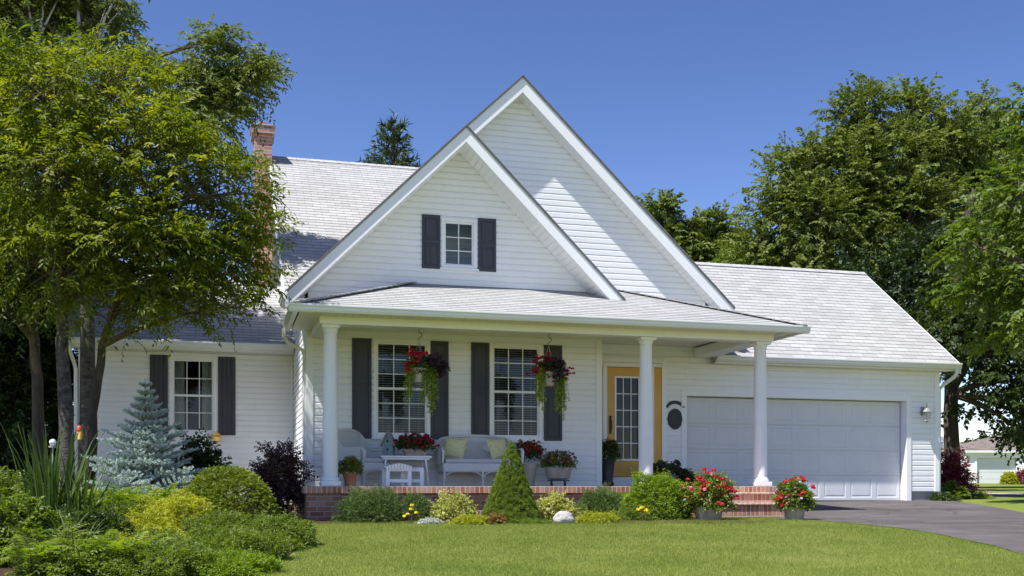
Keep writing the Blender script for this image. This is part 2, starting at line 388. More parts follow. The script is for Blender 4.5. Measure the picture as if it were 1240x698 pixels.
# side walls
def sidewall(mb, u, poly, face):       # poly in (v,z); face -1: looks to -u
    lapped(mb, poly, (u, 0, 0), (0, 1, 0), (0, 0, 1), (face, 0, 0), .108, .019, 0, 0, True)
sidewall(mb, -.22, [(1.5, -.3), (7.8, -.3), (7.8, 7.2), (1.5, 2.9)], -1)
sidewall(mb, -.22, [(7.8, -.3), (14, -.3), (14, 3.0), (7.8, 7.2)], -1)
sidewall(mb, 4.92, [(1.5, 0), (2.3, 0), (2.3, 3.4), (1.5, 3.4)], 1)
sidewall(mb, -4.17, [(5, -.32), (10.4, -.32), (10.4, 2.7), (7.7, 4.4), (5, 2.7)], -1)
sidewall(mb, 12.55, [(2.3, -.1), (8.7, -.1), (8.7, 2.7), (5.35, 4.8), (2.3, 2.7)], 1)
mb.face([(-4.17, 10.4, -.3), (-4.17, 10.4, 2.7), (-.22, 10.4, 2.7), (-.22, 10.4, -.3)])
mb.face([(-.22, 14, -.3), (-.22, 14, 3), (7.4, 14, 3), (7.4, 14, -.3)])
mb.face([(7.4, 14, -.3), (7.4, 14, 3.4), (7.4, 2.8, 3.4), (7.4, 2.8, -.3)])
mb.face([(12.55, 8.7, -.3), (12.55, 8.7, 2.7), (7.4, 8.7, 2.7), (7.4, 8.7, -.3)])
mb.build('wall', M['siding'], H)
# foundations
for bx_ in ((-4.15, -.2, 5.03, 10.3, -.6, -.325), (11.95, 12.53, 2.32, 8.6, -.6, -.105), (-.19, 7, 1.55, 13.9, -.6, -.02)): MB().box(*bx_).build('foundation', M['concrete'], H)
# corner boards and bands
mb = MB()
T = .034
def cb():
    global mb
    mb.build('corner_board', M['trim'], H, bevel=.004); mb = MB()
def vb(u0, u1, v, z0, z1, t=T): mb.box(u0, u1, v - t, v - .001, z0, z1)
vb(-.235, -.135, FW, 0, 2.66); mb.box(-.256, -.2205, FW - .033, FW + .09, -.3, 2.9); cb()
vb(4.84, 4.948, FW, 0, 2.66); mb.box(4.9395, 4.955, FW + .001, FW + .07, 0, 2.66); cb()
vb(12.47, 12.58, SW, -.11, 2.34); cb(); vb(-4.20, -4.08, 5, -.32, 2.58); cb(); mb.box(4.94, 4.982, SW - .03, SW - .021, 0, 2.66); cb()
vb(-.30, -.243, 5, -.32, 2.58); cb()
vb(-.13, 4.83, FW, 2.51, 2.655, .026); mb.build('frieze', M['trim'], H, bevel=.004); mb = MB(); vb(5.02, 6.85, SW, 2.53, 2.655, .026)
mb.build('frieze', M['trim'], H, bevel=.004)

# ---- roofs
def frame(p_eave, d_up, sa):
    return Vector(p_eave), Vector(sa).normalized(), Vector(d_up).normalized()
def roof(mb, pts, sa, up, org, thick=.10, ex=.145, lift=.006):
    """pts: 3D points of a convex plane; sa along the eave, up the slope direction"""
    org = Vector(org); sa = Vector(sa).normalized(); up = Vector(up).normalized(); n = sa.cross(up).normalized()
    if n.z < 0: n = -n
    P = [Vector(p) for p in pts]; poly = [((p - org).dot(sa), (p - org).dot(up)) for p in P]
    lapped(mb, poly, org + n * .002, sa, up, n, ex, lift)
    mb.prism([p - n * .001 for p in P], -n * thick)
def zf(u, r=2.34, top=6.025, s=.985): return top - s * abs(u - r)
def zb(u, r=3.62, top=7.38, s=.952): return top - s * abs(u - r)
sm = (7.33 - 3.18) / 6.0
zm = lambda v: 3.18 + sm * (v - 1.8)
RK = .94; RB = 2.0
mb = MB()
roof(mb, [(-.57, 1.8, zm(1.8)), (2.36, 6.02, zm(6.02)), (2.36, 7.8, zm(7.8)), (-.57, 7.8, zm(7.8))], (1, 0, 0), (0, 1, sm), (-.57, 1.8, zm(1.8)))
roof(mb, [(2.36, 6.02, zm(6.02)), (3.6, 6.02, zm(6.02)), (3.6, 7.8, zm(7.8)), (2.36, 7.8, zm(7.8))], (1, 0, 0), (0, 1, sm), (-.57, 1.8, zm(1.8)))
roof(mb, [(-.57, 7.8, zm(7.8)), (7.6, 7.8, zm(7.8)), (7.6, 14.4, 2.9), (-.57, 14.4, 2.9)], (1, 0, 0), (0, -1, (zm(7.8) - 2.9) / 6.6), (-.57, 14.4, 2.9))
ml = MB()
RK -= .04; RB -= .04
roof(ml, [(-.60, RK, zf(-.60)), (-.60, 1.8, zf(-.60)), (2.34, 6.0, 6.025), (2.34, RK, 6.025)], (0, -1, 0), (1, 0, .985), (-.60, RK, zf(-.60)), .028)
roof(ml, [(5.22, RK, zf(5.22)), (5.22, 2.32, zf(5.22)), (2.34, 2.32, 6.025), (2.34, RK, 6.025)], (0, 1, 0), (-1, 0, .985), (5.22, RK, zf(5.22)), .028)
mg = MB()
roof(mg, [(7.82, RB, zb(7.82)), (7.82, 13, zb(7.82)), (3.62, 13, 7.38), (3.62, RB, 7.38)], (0, 1, 0), (-1, 0, .952), (7.82, RB, zb(7.82)), .028)
roof(mg, [(2.3, RB, zb(2.3)), (2.3, 8, zb(2.3)), (3.62, 8, 7.38), (3.62, RB, 7.38)], (0, -1, 0), (1, 0, .952), (2.3, RB, zb(2.3)), .028)
RK += .04; RB += .04
mp = MB(); k_ = .376; EZ = 2.66; EU0, EU1, EV = -.60, 7.82, -.60
PR = (1, 0, 0)
roof(mp, [(EU0, EV, EZ), (EU1, EV, EZ), (EU1 - 2.12, 1.52, EZ + k_ * 2.12), (EU0 + 2.12, 1.52, EZ + k_ * 2.12)], (1, 0, 0), (0, 1, k_), (EU0, EV, EZ), .05)
roof(mp, [(4.9, 1.52, EZ + k_ * 2.12), (5.70, 1.52, EZ + k_ * 2.12), (4.91, 2.31, EZ + k_ * 2.91)], (1, 0, 0), (0, 1, k_), (EU0, EV, EZ), .05)
roof(mp, [(EU0, 1.52, EZ), (EU0, EV, EZ), (EU0 + 2.12, 1.52, EZ + k_ * 2.12)], (0, -1, 0), (1, 0, k_), (EU0, EV, EZ), .05)
roof(mp, [(EU1, EV, EZ), (EU1, 2.31, EZ), (4.91, 2.31, EZ + k_ * 2.91)], (0, 1, 0), (-1, 0, k_), (EU1, EV, EZ), .05)
for a, b in (((EU0, EV, EZ), (EU0 + 2.12, 1.5, EZ + k_ * 2.12)), ((EU1, EV, EZ), (4.93, 2.29, EZ + k_ * 2.89))):
    A, B = Vector(a), Vector(b); d = (B - A); n = int(d.length / .14)
    for i in range(n):
        c = A + d * ((i + .5) / n) + Vector((0, 0, .018)); sd = d.cross(Vector((0, 0, 1))).normalized()
        mp.obox(c, d.normalized() * .085 + Vector((0, 0, -.006)), sd * .10, Vector((0, 0, .006)))
mga = MB(); gs = .745; zg = lambda v: 2.48 + gs * (v - 2.0)
roof(mga, [(7.44, 2.0, zg(2.0)), (12.85, 2.0, zg(2.0)), (12.85, 5.35, zg(5.35)), (7.44, 5.35, zg(5.35))], (1, 0, 0), (0, 1, gs), (7.44, 2.0, zg(2.0)))
roof(mga, [(5.5, 3.6, zg(3.6)), (7.44, 3.6, zg(3.6)), (7.44, 5.35, zg(5.35)), (5.5, 5.35, zg(5.35))], (1, 0, 0), (0, 1, gs), (7.44, 2.0, zg(2.0)))
roof(mga, [(5.5, 5.35, zg(5.35)), (12.85, 5.35, zg(5.35)), (12.85, 9.1, 2.5), (5.5, 9.1, 2.5)], (1, 0, 0), (0, -1, .64), (5.5, 9.1, 2.5))
mw = MB(); ws = (4.54 - 2.72) / 3.2; zw = lambda v: 2.72 + ws * (v - 4.5)
roof(mw, [(-4.5, 4.5, zw(4.5)), (-.24, 4.5, zw(4.5)), (-.24, 7.7, zw(7.7)), (-4.5, 7.7, zw(7.7))], (1, 0, 0), (0, 1, ws), (-4.5, 4.5, zw(4.5)))
roof(mw, [(-4.5, 7.7, zw(7.7)), (-.24, 7.7, zw(7.7)), (-.24, 10.9, 2.72), (-4.5, 10.9, 2.72)], (1, 0, 0), (0, -1, ws), (-4.5, 10.9, 2.72))
def ridge_cap(m_, a, b, s1=.14, sl=.7):
    A, B = Vector(a), Vector(b); d = B - A; n = int(d.length / .15); t = d.normalized(); sd = t.cross(Vector((0, 0, 1))).normalized()
    for i in range(n):
        c = A + d * ((i + .5) / n)
        for s in (-1, 1):
            e = (sd * s - Vector((0, 0, sl))).normalized() * (s1 / 2)
            m_.obox(c + Vector((0, 0, .022)) + e, t * .09 + Vector((0, 0, .003)), e, Vector((0, 0, .005)))
ridge_cap(mb, (-.57, 7.8, zm(7.8)), (3.6, 7.8, zm(7.8)))
ridge_cap(mga, (6.5, 5.35, zg(5.35)), (12.85, 5.35, zg(5.35)))
ridge_cap(mw, (-4.5, 7.7, zw(7.7)), (-.9, 7.7, zw(7.7)))
ridge_cap(ml, (2.34, RK, 6.025), (2.34, 2.3, 6.025), sl=.98)
ridge_cap(mg, (3.62, RB, 7.38), (3.62, 8, 7.38), sl=.98)
rm = mb.build('roof', M['shingle'], H)
ml.build('gable_roof', M['shingle'], H); mg.build('gable_roof', M['shingle'], H)
mp.build('porch_roof', M['shingle'], H); mga.build('garage_roof', M['shingle'], H); mw.build('wing_roof', M['shingle'], H)

# ---- rake boards (fascia) of the gables
def chevron(mb, ur, top, s, ul, uR, v, depth, t, drop=.03):
    z = lambda u, o: top - s * abs(u - ur) - o
    for (a, b) in ((ul, ur), (ur, uR)):
        poly = [(a, v, z(a, drop)), (b, v, z(b, drop)), (b, v, z(b, drop + depth)), (a, v, z(a, drop + depth))]
        mb.prism(poly, (0, t, 0))
mb = MB()
def rb(): 
    global mb
    mb.build('rake_board', M['trim'], H, bevel=.003); mb = MB()
chevron(mb, 2.34, 6.025, .985, -.62, 5.16, RK - .03, .262, .028, .012)
rb(); chevron(mb, 2.34, 6.025, .985, -.64, 5.17, RK - .062, .022, .02, -.014); mb.build('drip_edge', M['edge'], H); mb = MB()
chevron(mb, 3.62, 7.38, .952, 2.3, 7.80, RB - .03, .285, .028, .012)
rb(); chevron(mb, 3.62, 7.38, .952, 2.3, 7.81, RB - .062, .022, .02, -.014); mb.build('drip_edge', M['edge'], H); mb = MB()
# main-roof left rake, garage right rake, wing left rake
def rake(mb, u, t, a, b, depth=.22):
    A, B = Vector((u, a[0], a[1])), Vector((u, b[0], b[1]))
    mb.prism([A, B, B - Vector((0, 0, depth)), A - Vector((0, 0, depth))], (t, 0, 0))
rake(mb, -.572, -.03, (1.82, zm(1.82)), (7.8, zm(7.8))); rake(mb, -.572, -.03, (7.8, zm(7.8)), (14.4, 2.9)); rb()
rake(mb, 12.852, .03, (2.0, zg(2.0)), (5.35, zg(5.35)), .2); rake(mb, 12.852, .03, (5.35, zg(5.35)), (9.1, 2.5), .2); rb()
rake(mb, -4.502, -.03, (4.5, zw(4.5)), (7.7, zw(7.7)), .2); rake(mb, -4.502, -.03, (7.7, zw(7.7)), (10.9, 2.72), .2); rb()
mb.box(-.62, -.26, RK - .028, RK + .03, 2.88, 2.98)
mb.build('rake_board', M['trim'], H, bevel=.003)
# ---- soffits: narrow strips with dark gaps between them
mb = MB()
def soffit_gable(ur, top, s, ul, uR, v0, v1, off):
    for (a, b) in ((ul, ur), (uR, ur)):
        L = math.hypot(a - ur, (a - ur) * s); n = int(L / .115); dirv = Vector(((b - a), 0, abs(b - a) * s)).normalized()
        A = Vector((a, 0, top - s * abs(a - ur) - off)); nn = Vector((-dirv.z, 0, dirv.x)) if dirv.x > 0 else Vector((dirv.z, 0, -dirv.x))
        for i in range(n):
            c = A + dirv * ((i + .5) * L / n); c.y = (v0 + v1) / 2
            mb.obox(c, dirv * (L / n / 2 - .003), (0, (v1 - v0) / 2, 0), nn * .006)
            mb.obox(c + nn * .011, dirv * (L / n / 2), (0, (v1 - v0) / 2, 0), nn * .004)
soffit_gable(2.34, 6.025, .985, -.55, 5.15, RK, FW - .022, .27); mb.build('gable_soffit', M['trim'], H); mb = MB()
soffit_gable(3.62, 7.38, .952, 2.4, 7.75, RB, SW - .022, .29)
mb.build('gable_soffit', M['trim'], H)
mb = MB()
def strips_u(u0, u1, v0, v1, z, w_=.115):
    n = int((u1 - u0) / w_)
    for i in range(n):
        a = u0 + (u1 - u0) * i / n; mb.box(a + .005, a + (u1 - u0) / n - .005, v0, v1, z, z + .01)
    mb.box(u0, u1, v0, v1, z + .012, z + .02)
def strips_v(u0, u1, v0, v1, z, w_=.115):
    n = int((v1 - v0) / w_)
    for i in range(n):
        a = v0 + (v1 - v0) * i / n; mb.box(u0, u1, a + .005, a + (v1 - v0) / n - .005, z, z + .01)
    mb.box(u0, u1, v0, v1, z + .012, z + .02)
strips_u(-.16, 7.5, -.48, -.17, 2.575); strips_v(-.49, -.17, -.48, 1.48, 2.575); strips_v(7.46, 7.72, -.48, 1.7, 2.575)
strips_u(7.46, 12.75, 2.08, 2.27, 2.34); strips_u(-4.4, -.24, 4.58, 4.97, 2.58)
mb.box(-.59, -.235, RK, 1.84, 2.99, 3.02)
mb.build('soffit', M['soffit'], H)
mb = MB(); mb.box(-.2, 4.9, .13, 1.47, 2.665, 2.69); mb.box(4.955, 7.2, .13, 2.27, 2.665, 2.69)
mb.box(-.14, 4.955, 1.44, 1.469, 2.60, 2.664)
mb.build('porch_ceiling', M['soffit'], H)
mb = MB()
mb.box(-.17, 7.45, -.16, .12, 2.46, 2.63); mb.box(7.10, 7.45, .121, 2.265, 2.46, 2.63); mb.box(-.17, .10, .121, 1.47, 2.46, 2.63)
mb.build('porch_beam', M['siding'], H, bevel=.004)
# ---- gutters with a K-style section
def kprof(o=0.0): return [(0, 0), (.07, 0), (.095, .035), (.095, .065), (.115, .09), (.115, .115), (.10, .115), (.10, .09), (.0, .10)]
def gutter(mb, a, b, out, z):
    """gutter from a to b (u,v), out = outward unit (u,v), z = top"""
    a, b, out = Vector((*a, 0)), Vector((*b, 0)), Vector((*out, 0))
    pr = [(a + out * x + Vector((0, 0, z - .115 + h))) for x, h in kprof()]
    mb.prism(pr, b - a)
mb = MB()
gutter(mb, (EU0 - .06, EV + .08), (EU1 + .06, EV + .08), (0, -1), 2.675)
gutter(mb, (EU0 + .08, -.52), (EU0 + .08, 1.49), (-1, 0), 2.673); gutter(mb, (EU1 - .08, -.52), (EU1 - .08, 1.72), (1, 0), 2.673)
mb.box(EU0 + .082, EU1 - .082, EV + .082, EV + .102, 2.565, 2.655)
gutter(mb, (7.46, 2.05), (12.87, 2.05), (0, -1), 2.49); mb.box(7.46, 12.84, 2.053, 2.078, 2.34, 2.465)
gutter(mb, (-4.52, 4.56), (-.26, 4.56), (0, -1), 2.73); mb.box(-4.5, -.26, 4.563, 4.59, 2.57, 2.71)
gutter(mb, (-.57, RK + .0), (-.57, 1.85), (-1, 0), 3.12)
mb.build('gutter', M['gutter'], H, bevel=.003)
def spout(pts, name='downspout'):
    m_ = MB(); pts = [Vector(p) for p in pts]
    m_.tube(pts, .04, 4); return m_.build(name, M['gutter'], H, bevel=.006)
spout([(-.55, 1.25, 3.02), (-.55, 1.25, 2.72)])
spout([(-.62, 1.40, 2.58), (-.62, 1.40, 2.46), (-.55, 1.45, 2.36), (-.30, 1.55, 2.26), (-.27, 1.57, 2.18), (-.27, 1.57, -.42)])
spout([(12.78, 2.0, 2.38), (12.78, 2.0, 2.30), (12.76, 2.05, 2.22), (12.66, 2.25, 2.08), (12.63, 2.35, 1.98), (12.63, 2.36, -.25)])
spout([(-4.30, 4.52, 2.62), (-4.30, 4.56, 2.5), (-4.26, 4.86, 2.30), (-4.24, 4.93, 2.2), (-4.24, 4.93, -.35)])
# ---- columns
def column(u, v=0):
    m_ = MB(); m_.lathe([(.135, .075), (.145, .095), (.138, .125), (.118, .15), (.116, .8), (.109, 1.5), (.100, 2.33), (.112, 2.345), (.108, 2.365), (.116, 2.39), (.124, 2.41)], 28, (0, 0, 0))
    o = m_.build('column', M['column'], H, smooth=True, loc=(u, v, 0))
    b_ = MB(); b_.box(-.15, .15, -.15, .15, 0.004, .075); b_.build('column_base', M['column'], o, bevel=.006)
    b_ = MB(); b_.box(-.135, .135, -.135, .135, 2.41, 2.457); b_.build('capital', M['column'], o, bevel=.006)
for u in (0.0, 5.18, 7.28): column(u)
# ---- chimney
mb = MB(); mb.box(-.92, -.55, 7.35, 8.0, -.4, 7.62); mb.box(-.95, -.52, 7.32, 8.03, 7.62, 7.69); mb.box(-.98, -.49, 7.29, 8.06, 7.69, 7.84)
mb.box(-1.05, -.26, 7.40, 7.95, -.4, 3.3)
ch = mb.build('chimney', M['chimney'], H)
m_ = MB(); m_.box(-1.0, -.47, 7.27, 8.08, 7.84, 7.88); m_.build('chimney_cap', M['concrete'], ch, bevel=.01)
m_ = MB(); m_.lathe([(.1, 0), (.1, .13), (.085, .14), (.085, .02)], 14, (-.74, 7.65, 7.88)); m_.build('chimney_pot', M['clay'], ch, smooth=True)

# ---- windows
def window(v, cas, gls, cols, rows, rail=None, blinds=True, dark=None):
    mb = MB(); u0, u1, z0, z1 = cas; a0, a1, b0, b1 = gls
    o = .035                              # casing stands proud
    mb.box(u0, a0, v - o, v + .02, z0, z1); mb.box(a1, u1, v - o, v + .02, z0, z1)
    mb.box(a0, a1, v - o, v + .02, b1, z1); mb.box(a0, a1, v - o, v + .02, z0, b0)
    mb.box(u0 - .03, u1 + .03, v - o - .035, v - .001, z0 - .035, z0 - .001)
    fr = mb.build('window', M['trim'], H, bevel=.004)
    mb = MB(); gv = v + .035; s = .028     # sash
    mid = (b0 + b1) / 2
    mb.box(a0, a0 + s, v + .0, gv + .02, b0, b1); mb.box(a1 - s, a1, v + .0, gv + .02, b0, b1)
    mb.box(a0 + s, a1 - s, v + .0, gv + .02, b1 - s, b1); mb.box(a0 + s, a1 - s, v + .0, gv + .02, b0, b0 + s)
    if rail: mb.box(a0 + s, a1 - s, v - .004, gv + .02, mid - .02, mid + .02)
    t = .008
    for i in range(1, cols):
        x = a0 + s + (a1 - a0 - 2 * s) * i / cols; mb.box(x - t, x + t, gv - .012, gv - .001, b0 + s, b1 - s)
    for j in range(1, rows):
        z = b0 + s + (b1 - b0 - 2 * s) * j / rows
        if rail and j * 2 == rows: continue
        mb.box(a0 + s, a1 - s, gv - .010, gv - .002, z - t, z + t)
    mb.build('sash', M['trim'], fr, bevel=.002)
    mb = MB(); mb.face([(a0 + s, gv, b0 + s), (a1 - s, gv, b0 + s), (a1 - s, gv, b1 - s), (a0 + s, gv, b1 - s)]); mb.build('pane', M['glass'], fr)
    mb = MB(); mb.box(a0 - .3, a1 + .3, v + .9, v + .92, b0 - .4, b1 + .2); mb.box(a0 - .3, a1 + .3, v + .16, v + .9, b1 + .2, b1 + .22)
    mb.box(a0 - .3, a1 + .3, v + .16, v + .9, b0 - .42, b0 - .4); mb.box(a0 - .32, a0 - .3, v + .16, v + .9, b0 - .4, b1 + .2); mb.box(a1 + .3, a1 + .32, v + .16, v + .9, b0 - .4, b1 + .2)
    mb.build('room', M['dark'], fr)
    if blinds:
        mb = MB(); n = int((b1 - b0) / .04)
        for j in range(n):
            z = b0 + s + j * .04; mb.obox(((a0 + a1) / 2, gv + .05, z), ((a1 - a0) / 2 - .03, 0, 0), (0, .019, .0), (0, .0, .0012))
        for x in (a0 + .12, a1 - .12): mb.tube([(x, gv + .05, b0 + s), (x, gv + .05, b1)], .002, 4)
        mb.build('blind', M['blind'], fr)
    return fr
def shutter(v, u0, u1, z0, z1, panels=2, battens=False):
    mb = MB(); t = .04; mb.box(u0, u1, v - .026, v - .002, z0, z1)
    if battens:
        n = 4
        for i in range(n):
            a = u0 + (u1 - u0) * i / n; mb.box(a + .004, a + (u1 - u0) / n - .004, v - t, v - .025, z0, z1)
    else:
        r = .045
        mb.box(u0, u0 + r, v - t, v - .025, z0, z1); mb.box(u1 - r, u1, v - t, v - .025, z0, z1)
        zs = [z0 + (z1 - z0) * k / panels for k in range(panels + 1)]
        for k, z in enumerate(zs):
            a, b = (z, z + r * 1.3) if k == 0 else ((z - r * 1.3, z) if k == panels else (z - r * .7, z + r * .7)); mb.box(u0 + r, u1 - r, v - t, v - .025, a, b)
        for k in range(panels):
            mb.box(u0 + r + .02, u1 - r - .02, v - .036, v - .025, zs[k] + r * 1.3 + .02, zs[k + 1] - r * 1.3 - .02)
    return mb.build('shutter', M['shutter'], H, bevel=.004)
for _, c_, g_, co, ro in WIN: window(FW, c_, g_, co, ro, True)
wg = window(FW, GWIN[0], GWIN[1], 2, 3, False, False)
ww = window(5.0, WWIN[0], WWIN[1], 3, 4, True, False)
mb = MB()
for side in (-1, 1):
    n = 12; a, b = (-2.50, -2.30) if side < 0 else (-1.97, -1.77)
    for i in range(n):
        x0 = a + (b - a) * i / n; x1 = a + (b - a) * (i + 1) / n; d = .03 * (i % 2); e = .03 * ((i + 1) % 2)
        mb.face([(x0, 5.12 + d, 1.1), (x1, 5.12 + e, 1.1), (x1, 5.12 + e, 2.44), (x0, 5.12 + d, 2.44)])
mb.build('curtain', M['curtain'], ww)
for u0, u1 in ((.505, .832), (1.84, 2.155), (2.553, 2.872), (3.868, 4.20)): shutter(FW, u0, u1, .80, 2.485)
shutter(FW, 1.69, 2.01, 3.72, 4.64); shutter(FW, 2.675, 2.995, 3.72, 4.64)
shutter(5.0, -2.93, -2.60, .99, 2.515, battens=True); shutter(5.0, -1.672, -1.345, .99, 2.515, battens=True)

# ---- entry: side light and yellow glazed door
mb = MB()
z0, z1 = .18, 2.22
vv = SW
mb.box(5.26, 5.34, vv - .04, vv + .08, .0, 2.30); mb.box(6.20, 6.285, vv - .04, vv + .08, .0, 2.30); mb.box(5.34, 6.2, vv - .04, vv + .08, 2.24, 2.32)
mb.box(5.34, 6.2, vv - .05, vv + .06, 0.003, .17)
M2 = mb
en = mb.build('entry_frame', M['trim'], H, bevel=.004)
DX0, DX1 = 5.355, 6.185
mb = MB(); gl = (5.535, 6.005, .50, 2.05); dv = vv + .035
mb.box(DX0, gl[0], dv, dv + .045, .18, 2.235); mb.box(gl[1], DX1, dv, dv + .045, .18, 2.235)
mb.box(gl[0], gl[1], dv, dv + .045, .18, gl[2]); mb.box(gl[0], gl[1], dv, dv + .045, gl[3], 2.235)
dr = mb.build('door', M['door'], H, bevel=.003); dr['label'] = 'ochre yellow front door with tall fifteen-pane glass'
mb = MB()
mb.box(gl[0] - .02, gl[0] + .014, dv - .012, dv - .001, gl[2] - .02, gl[3] + .02); mb.box(gl[1] - .014, gl[1] + .02, dv - .012, dv - .001, gl[2] - .02, gl[3] + .02)
mb.box(gl[0] + .014, gl[1] - .014, dv - .012, dv - .001, gl[3] - .014, gl[3] + .02); mb.box(gl[0] + .014, gl[1] - .014, dv - .012, dv - .001, gl[2] - .02, gl[2] + .014)
for i in (1, 2): x = gl[0] + (gl[1] - gl[0]) * i / 3; mb.box(x - .008, x + .008, dv + .0, dv + .012, gl[2] + .014, gl[3] - .014)
for j in range(1, 5): z = gl[2] + (gl[3] - gl[2]) * j / 5; mb.box(gl[0] + .014, gl[1] - .014, dv + .001, dv + .011, z - .008, z + .008)
mb.build('muntin', M['trim'], dr)
mb = MB(); mb.face([(gl[0], dv + .02, gl[2]), (gl[1], dv + .02, gl[2]), (gl[1], dv + .02, gl[3]), (gl[0], dv + .02, gl[3])]); mb.build('pane', M['glass'], dr)
mb = MB(); mb.box(5.41, 5.45, dv - .012, dv - .001, .98, 1.32); mb.tube([(5.43, dv - .012, 1.24), (5.43, dv - .07, 1.22), (5.43, dv - .075, 1.1), (5.43, dv - .012, 1.02)], .011, 6)
mb.lathe([(.0, 0), (.02, .0), (.02, .03), (0, .03)], 10, (5.43, dv - .02, 1.29)); mb.build('door_handle', M['black'], dr)
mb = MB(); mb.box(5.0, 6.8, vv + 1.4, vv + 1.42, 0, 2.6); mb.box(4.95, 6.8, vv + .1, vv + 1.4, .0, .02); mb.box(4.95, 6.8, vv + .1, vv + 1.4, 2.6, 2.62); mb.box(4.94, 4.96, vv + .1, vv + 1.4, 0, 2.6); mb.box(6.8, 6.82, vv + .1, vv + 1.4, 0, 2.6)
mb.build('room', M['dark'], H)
# sidelight left of the door, another fixed yellow strip right of it
mb = MB(); s0, s1 = 4.985, 5.25
mb.box(s0, s0 + .03, vv - .02, vv + .05, .18, 2.24); mb.box(5.14, s1, vv - .02, vv + .05, .18, 2.24); mb.box(s0 + .03, 5.14, vv - .02, vv + .05, .18, .5); mb.box(s0 + .03, 5.14, vv - .02, vv + .05, 2.06, 2.24)
sd = mb.build('sidelight', M['door'], H, bevel=.003)
mb = MB(); mb.face([(s0 + .03, vv + .02, .5), (5.14, vv + .02, .5), (5.14, vv + .02, 2.06), (s0 + .03, vv + .02, 2.06)]); mb.build('pane', M['glass'], sd)
mb = MB()
for j in range(1, 5): mb.box(s0 + .03, 5.14, vv + .002, vv + .014, .5 + 1.56 * j / 5 - .008, .5 + 1.56 * j / 5 + .008)
mb.box(s0 + .03, s0 + .05, vv - .028, vv - .021, .5, 2.06); mb.box(5.122, 5.142, vv - .028, vv - .021, .5, 2.06); mb.build('muntin', M['trim'], sd)
mb = MB(); mb.box(6.288, 6.44, vv - .02, vv + .04, .18, 2.24); mb.build('door_panel', M['door'], H, bevel=.003)
mb = MB(); mb.box(6.443, 6.53, vv - .045, vv + .05, .0, 2.42); mb.box(4.96, 6.44, vv - .045, vv + .05, 2.325, 2.42); mb.box(4.955, 6.44, vv - .03, vv + .05, 2.25, 2.32)
mb.box(4.955, 5.255, vv - .03, vv + .05, .003, .17); mb.box(6.29, 6.44, vv - .03, vv + .05, .003, .17)
mb.build('door_casing', M['trim'], H, bevel=.004)
# plaque
mb = MB(); cx, cz = 6.72, 1.28
mb.prism([(cx + .155 * math.cos(q), vv - .03, cz + .20 * math.sin(q)) for q in np.linspace(0, 2 * math.pi, 33)[:-1]], (0, .026, 0))
pq = mb.build('plaque', M['black'], H, bevel=.006)
mb = MB(); mb.prism([(cx + .145 * math.cos(q), vv - .04, cz + .19 * math.sin(q)) for q in np.linspace(0, 2 * math.pi, 33)[:-1]] , (0, .009, 0)); mb.build('plaque_face', mottled('slate_face', (.03, .035, .045), (.045, .05, .06), 6, .5), pq, bevel=.004)
mb = MB()
arc = [(cx + .20 * math.cos(q), cz + .18 + .17 * math.sin(q)) for q in np.linspace(rad(20), rad(160), 14)]; arc2 = [(cx + .155 * math.cos(q), cz + .17 + .115 * math.sin(q)) for q in np.linspace(rad(160), rad(20), 14)]
mb.prism([(a, vv - .03, b) for a, b in arc + arc2], (0, .028, 0))
for q in (18, 162): mb.lathe([(.0, 0), (.03, .01), (.03, .03), (0, .04)], 10, (cx + .18 * math.cos(rad(q)), vv - .02, cz + .21))
mb.build('plaque_crest', M['black'], H, bevel=.004)

# ---- garage door
mb = MB(); gv = SW + .17
mb.box(GD[0] + .01, GD[1] - .01, gv + .02, gv + .05, GD[2] + .01, GD[3] - .01)
rows = 4; cols = 8; rh = (GD[3] - GD[2] - .03) / rows; cw = (GD[1] - GD[0] - .04) / cols
def panel(mb, a, b, c, d, v):
    rings = [(0, 0), (.055, 0), (.066, .008), (.075, .008), (.105, .002)]
    def R_(i, o): return [(a + i, v + o, c + i), (b - i, v + o, c + i), (b - i, v + o, d - i), (a + i, v + o, d - i)]
    for (i, o), (j, p) in zip(rings, rings[1:]):
        A, B = R_(i, o), R_(j, p)
        for k in range(4): mb.face([A[k], A[(k + 1) % 4], B[(k + 1) % 4], B[k]])
    mb.face(R_(*rings[-1]))
for r in range(rows):
    zc = GD[2] + .015 + r * rh
    for c in range(cols):
        ua = GD[0] + .02 + c * cw; panel(mb, ua, ua + cw, zc + .004, zc + rh - .004, gv)
mb.build('garage_door', M['garage'], H)
mb = MB()
mb.box(GD[0] - .11, GD[0], SW - .035, SW + .0, -.30, GD[3] + .11); mb.box(GD[1], GD[1] + .11, SW - .035, SW + .0, -.30, GD[3] + .11); mb.box(GD[0], GD[1], SW - .035, SW + .0, GD[3], GD[3] + .11)
mb.box(GD[0] - .02, GD[0] + .0, SW + .001, gv + .06, -.30, GD[3]); mb.box(GD[1], GD[1] + .02, SW + .001, gv + .06, -.30, GD[3]); mb.box(GD[0] - .02, GD[1] + .02, SW + .001, gv + .06, GD[3], GD[3] + .02)
mb.build('garage_frame', M['trim'], H, bevel=.004)
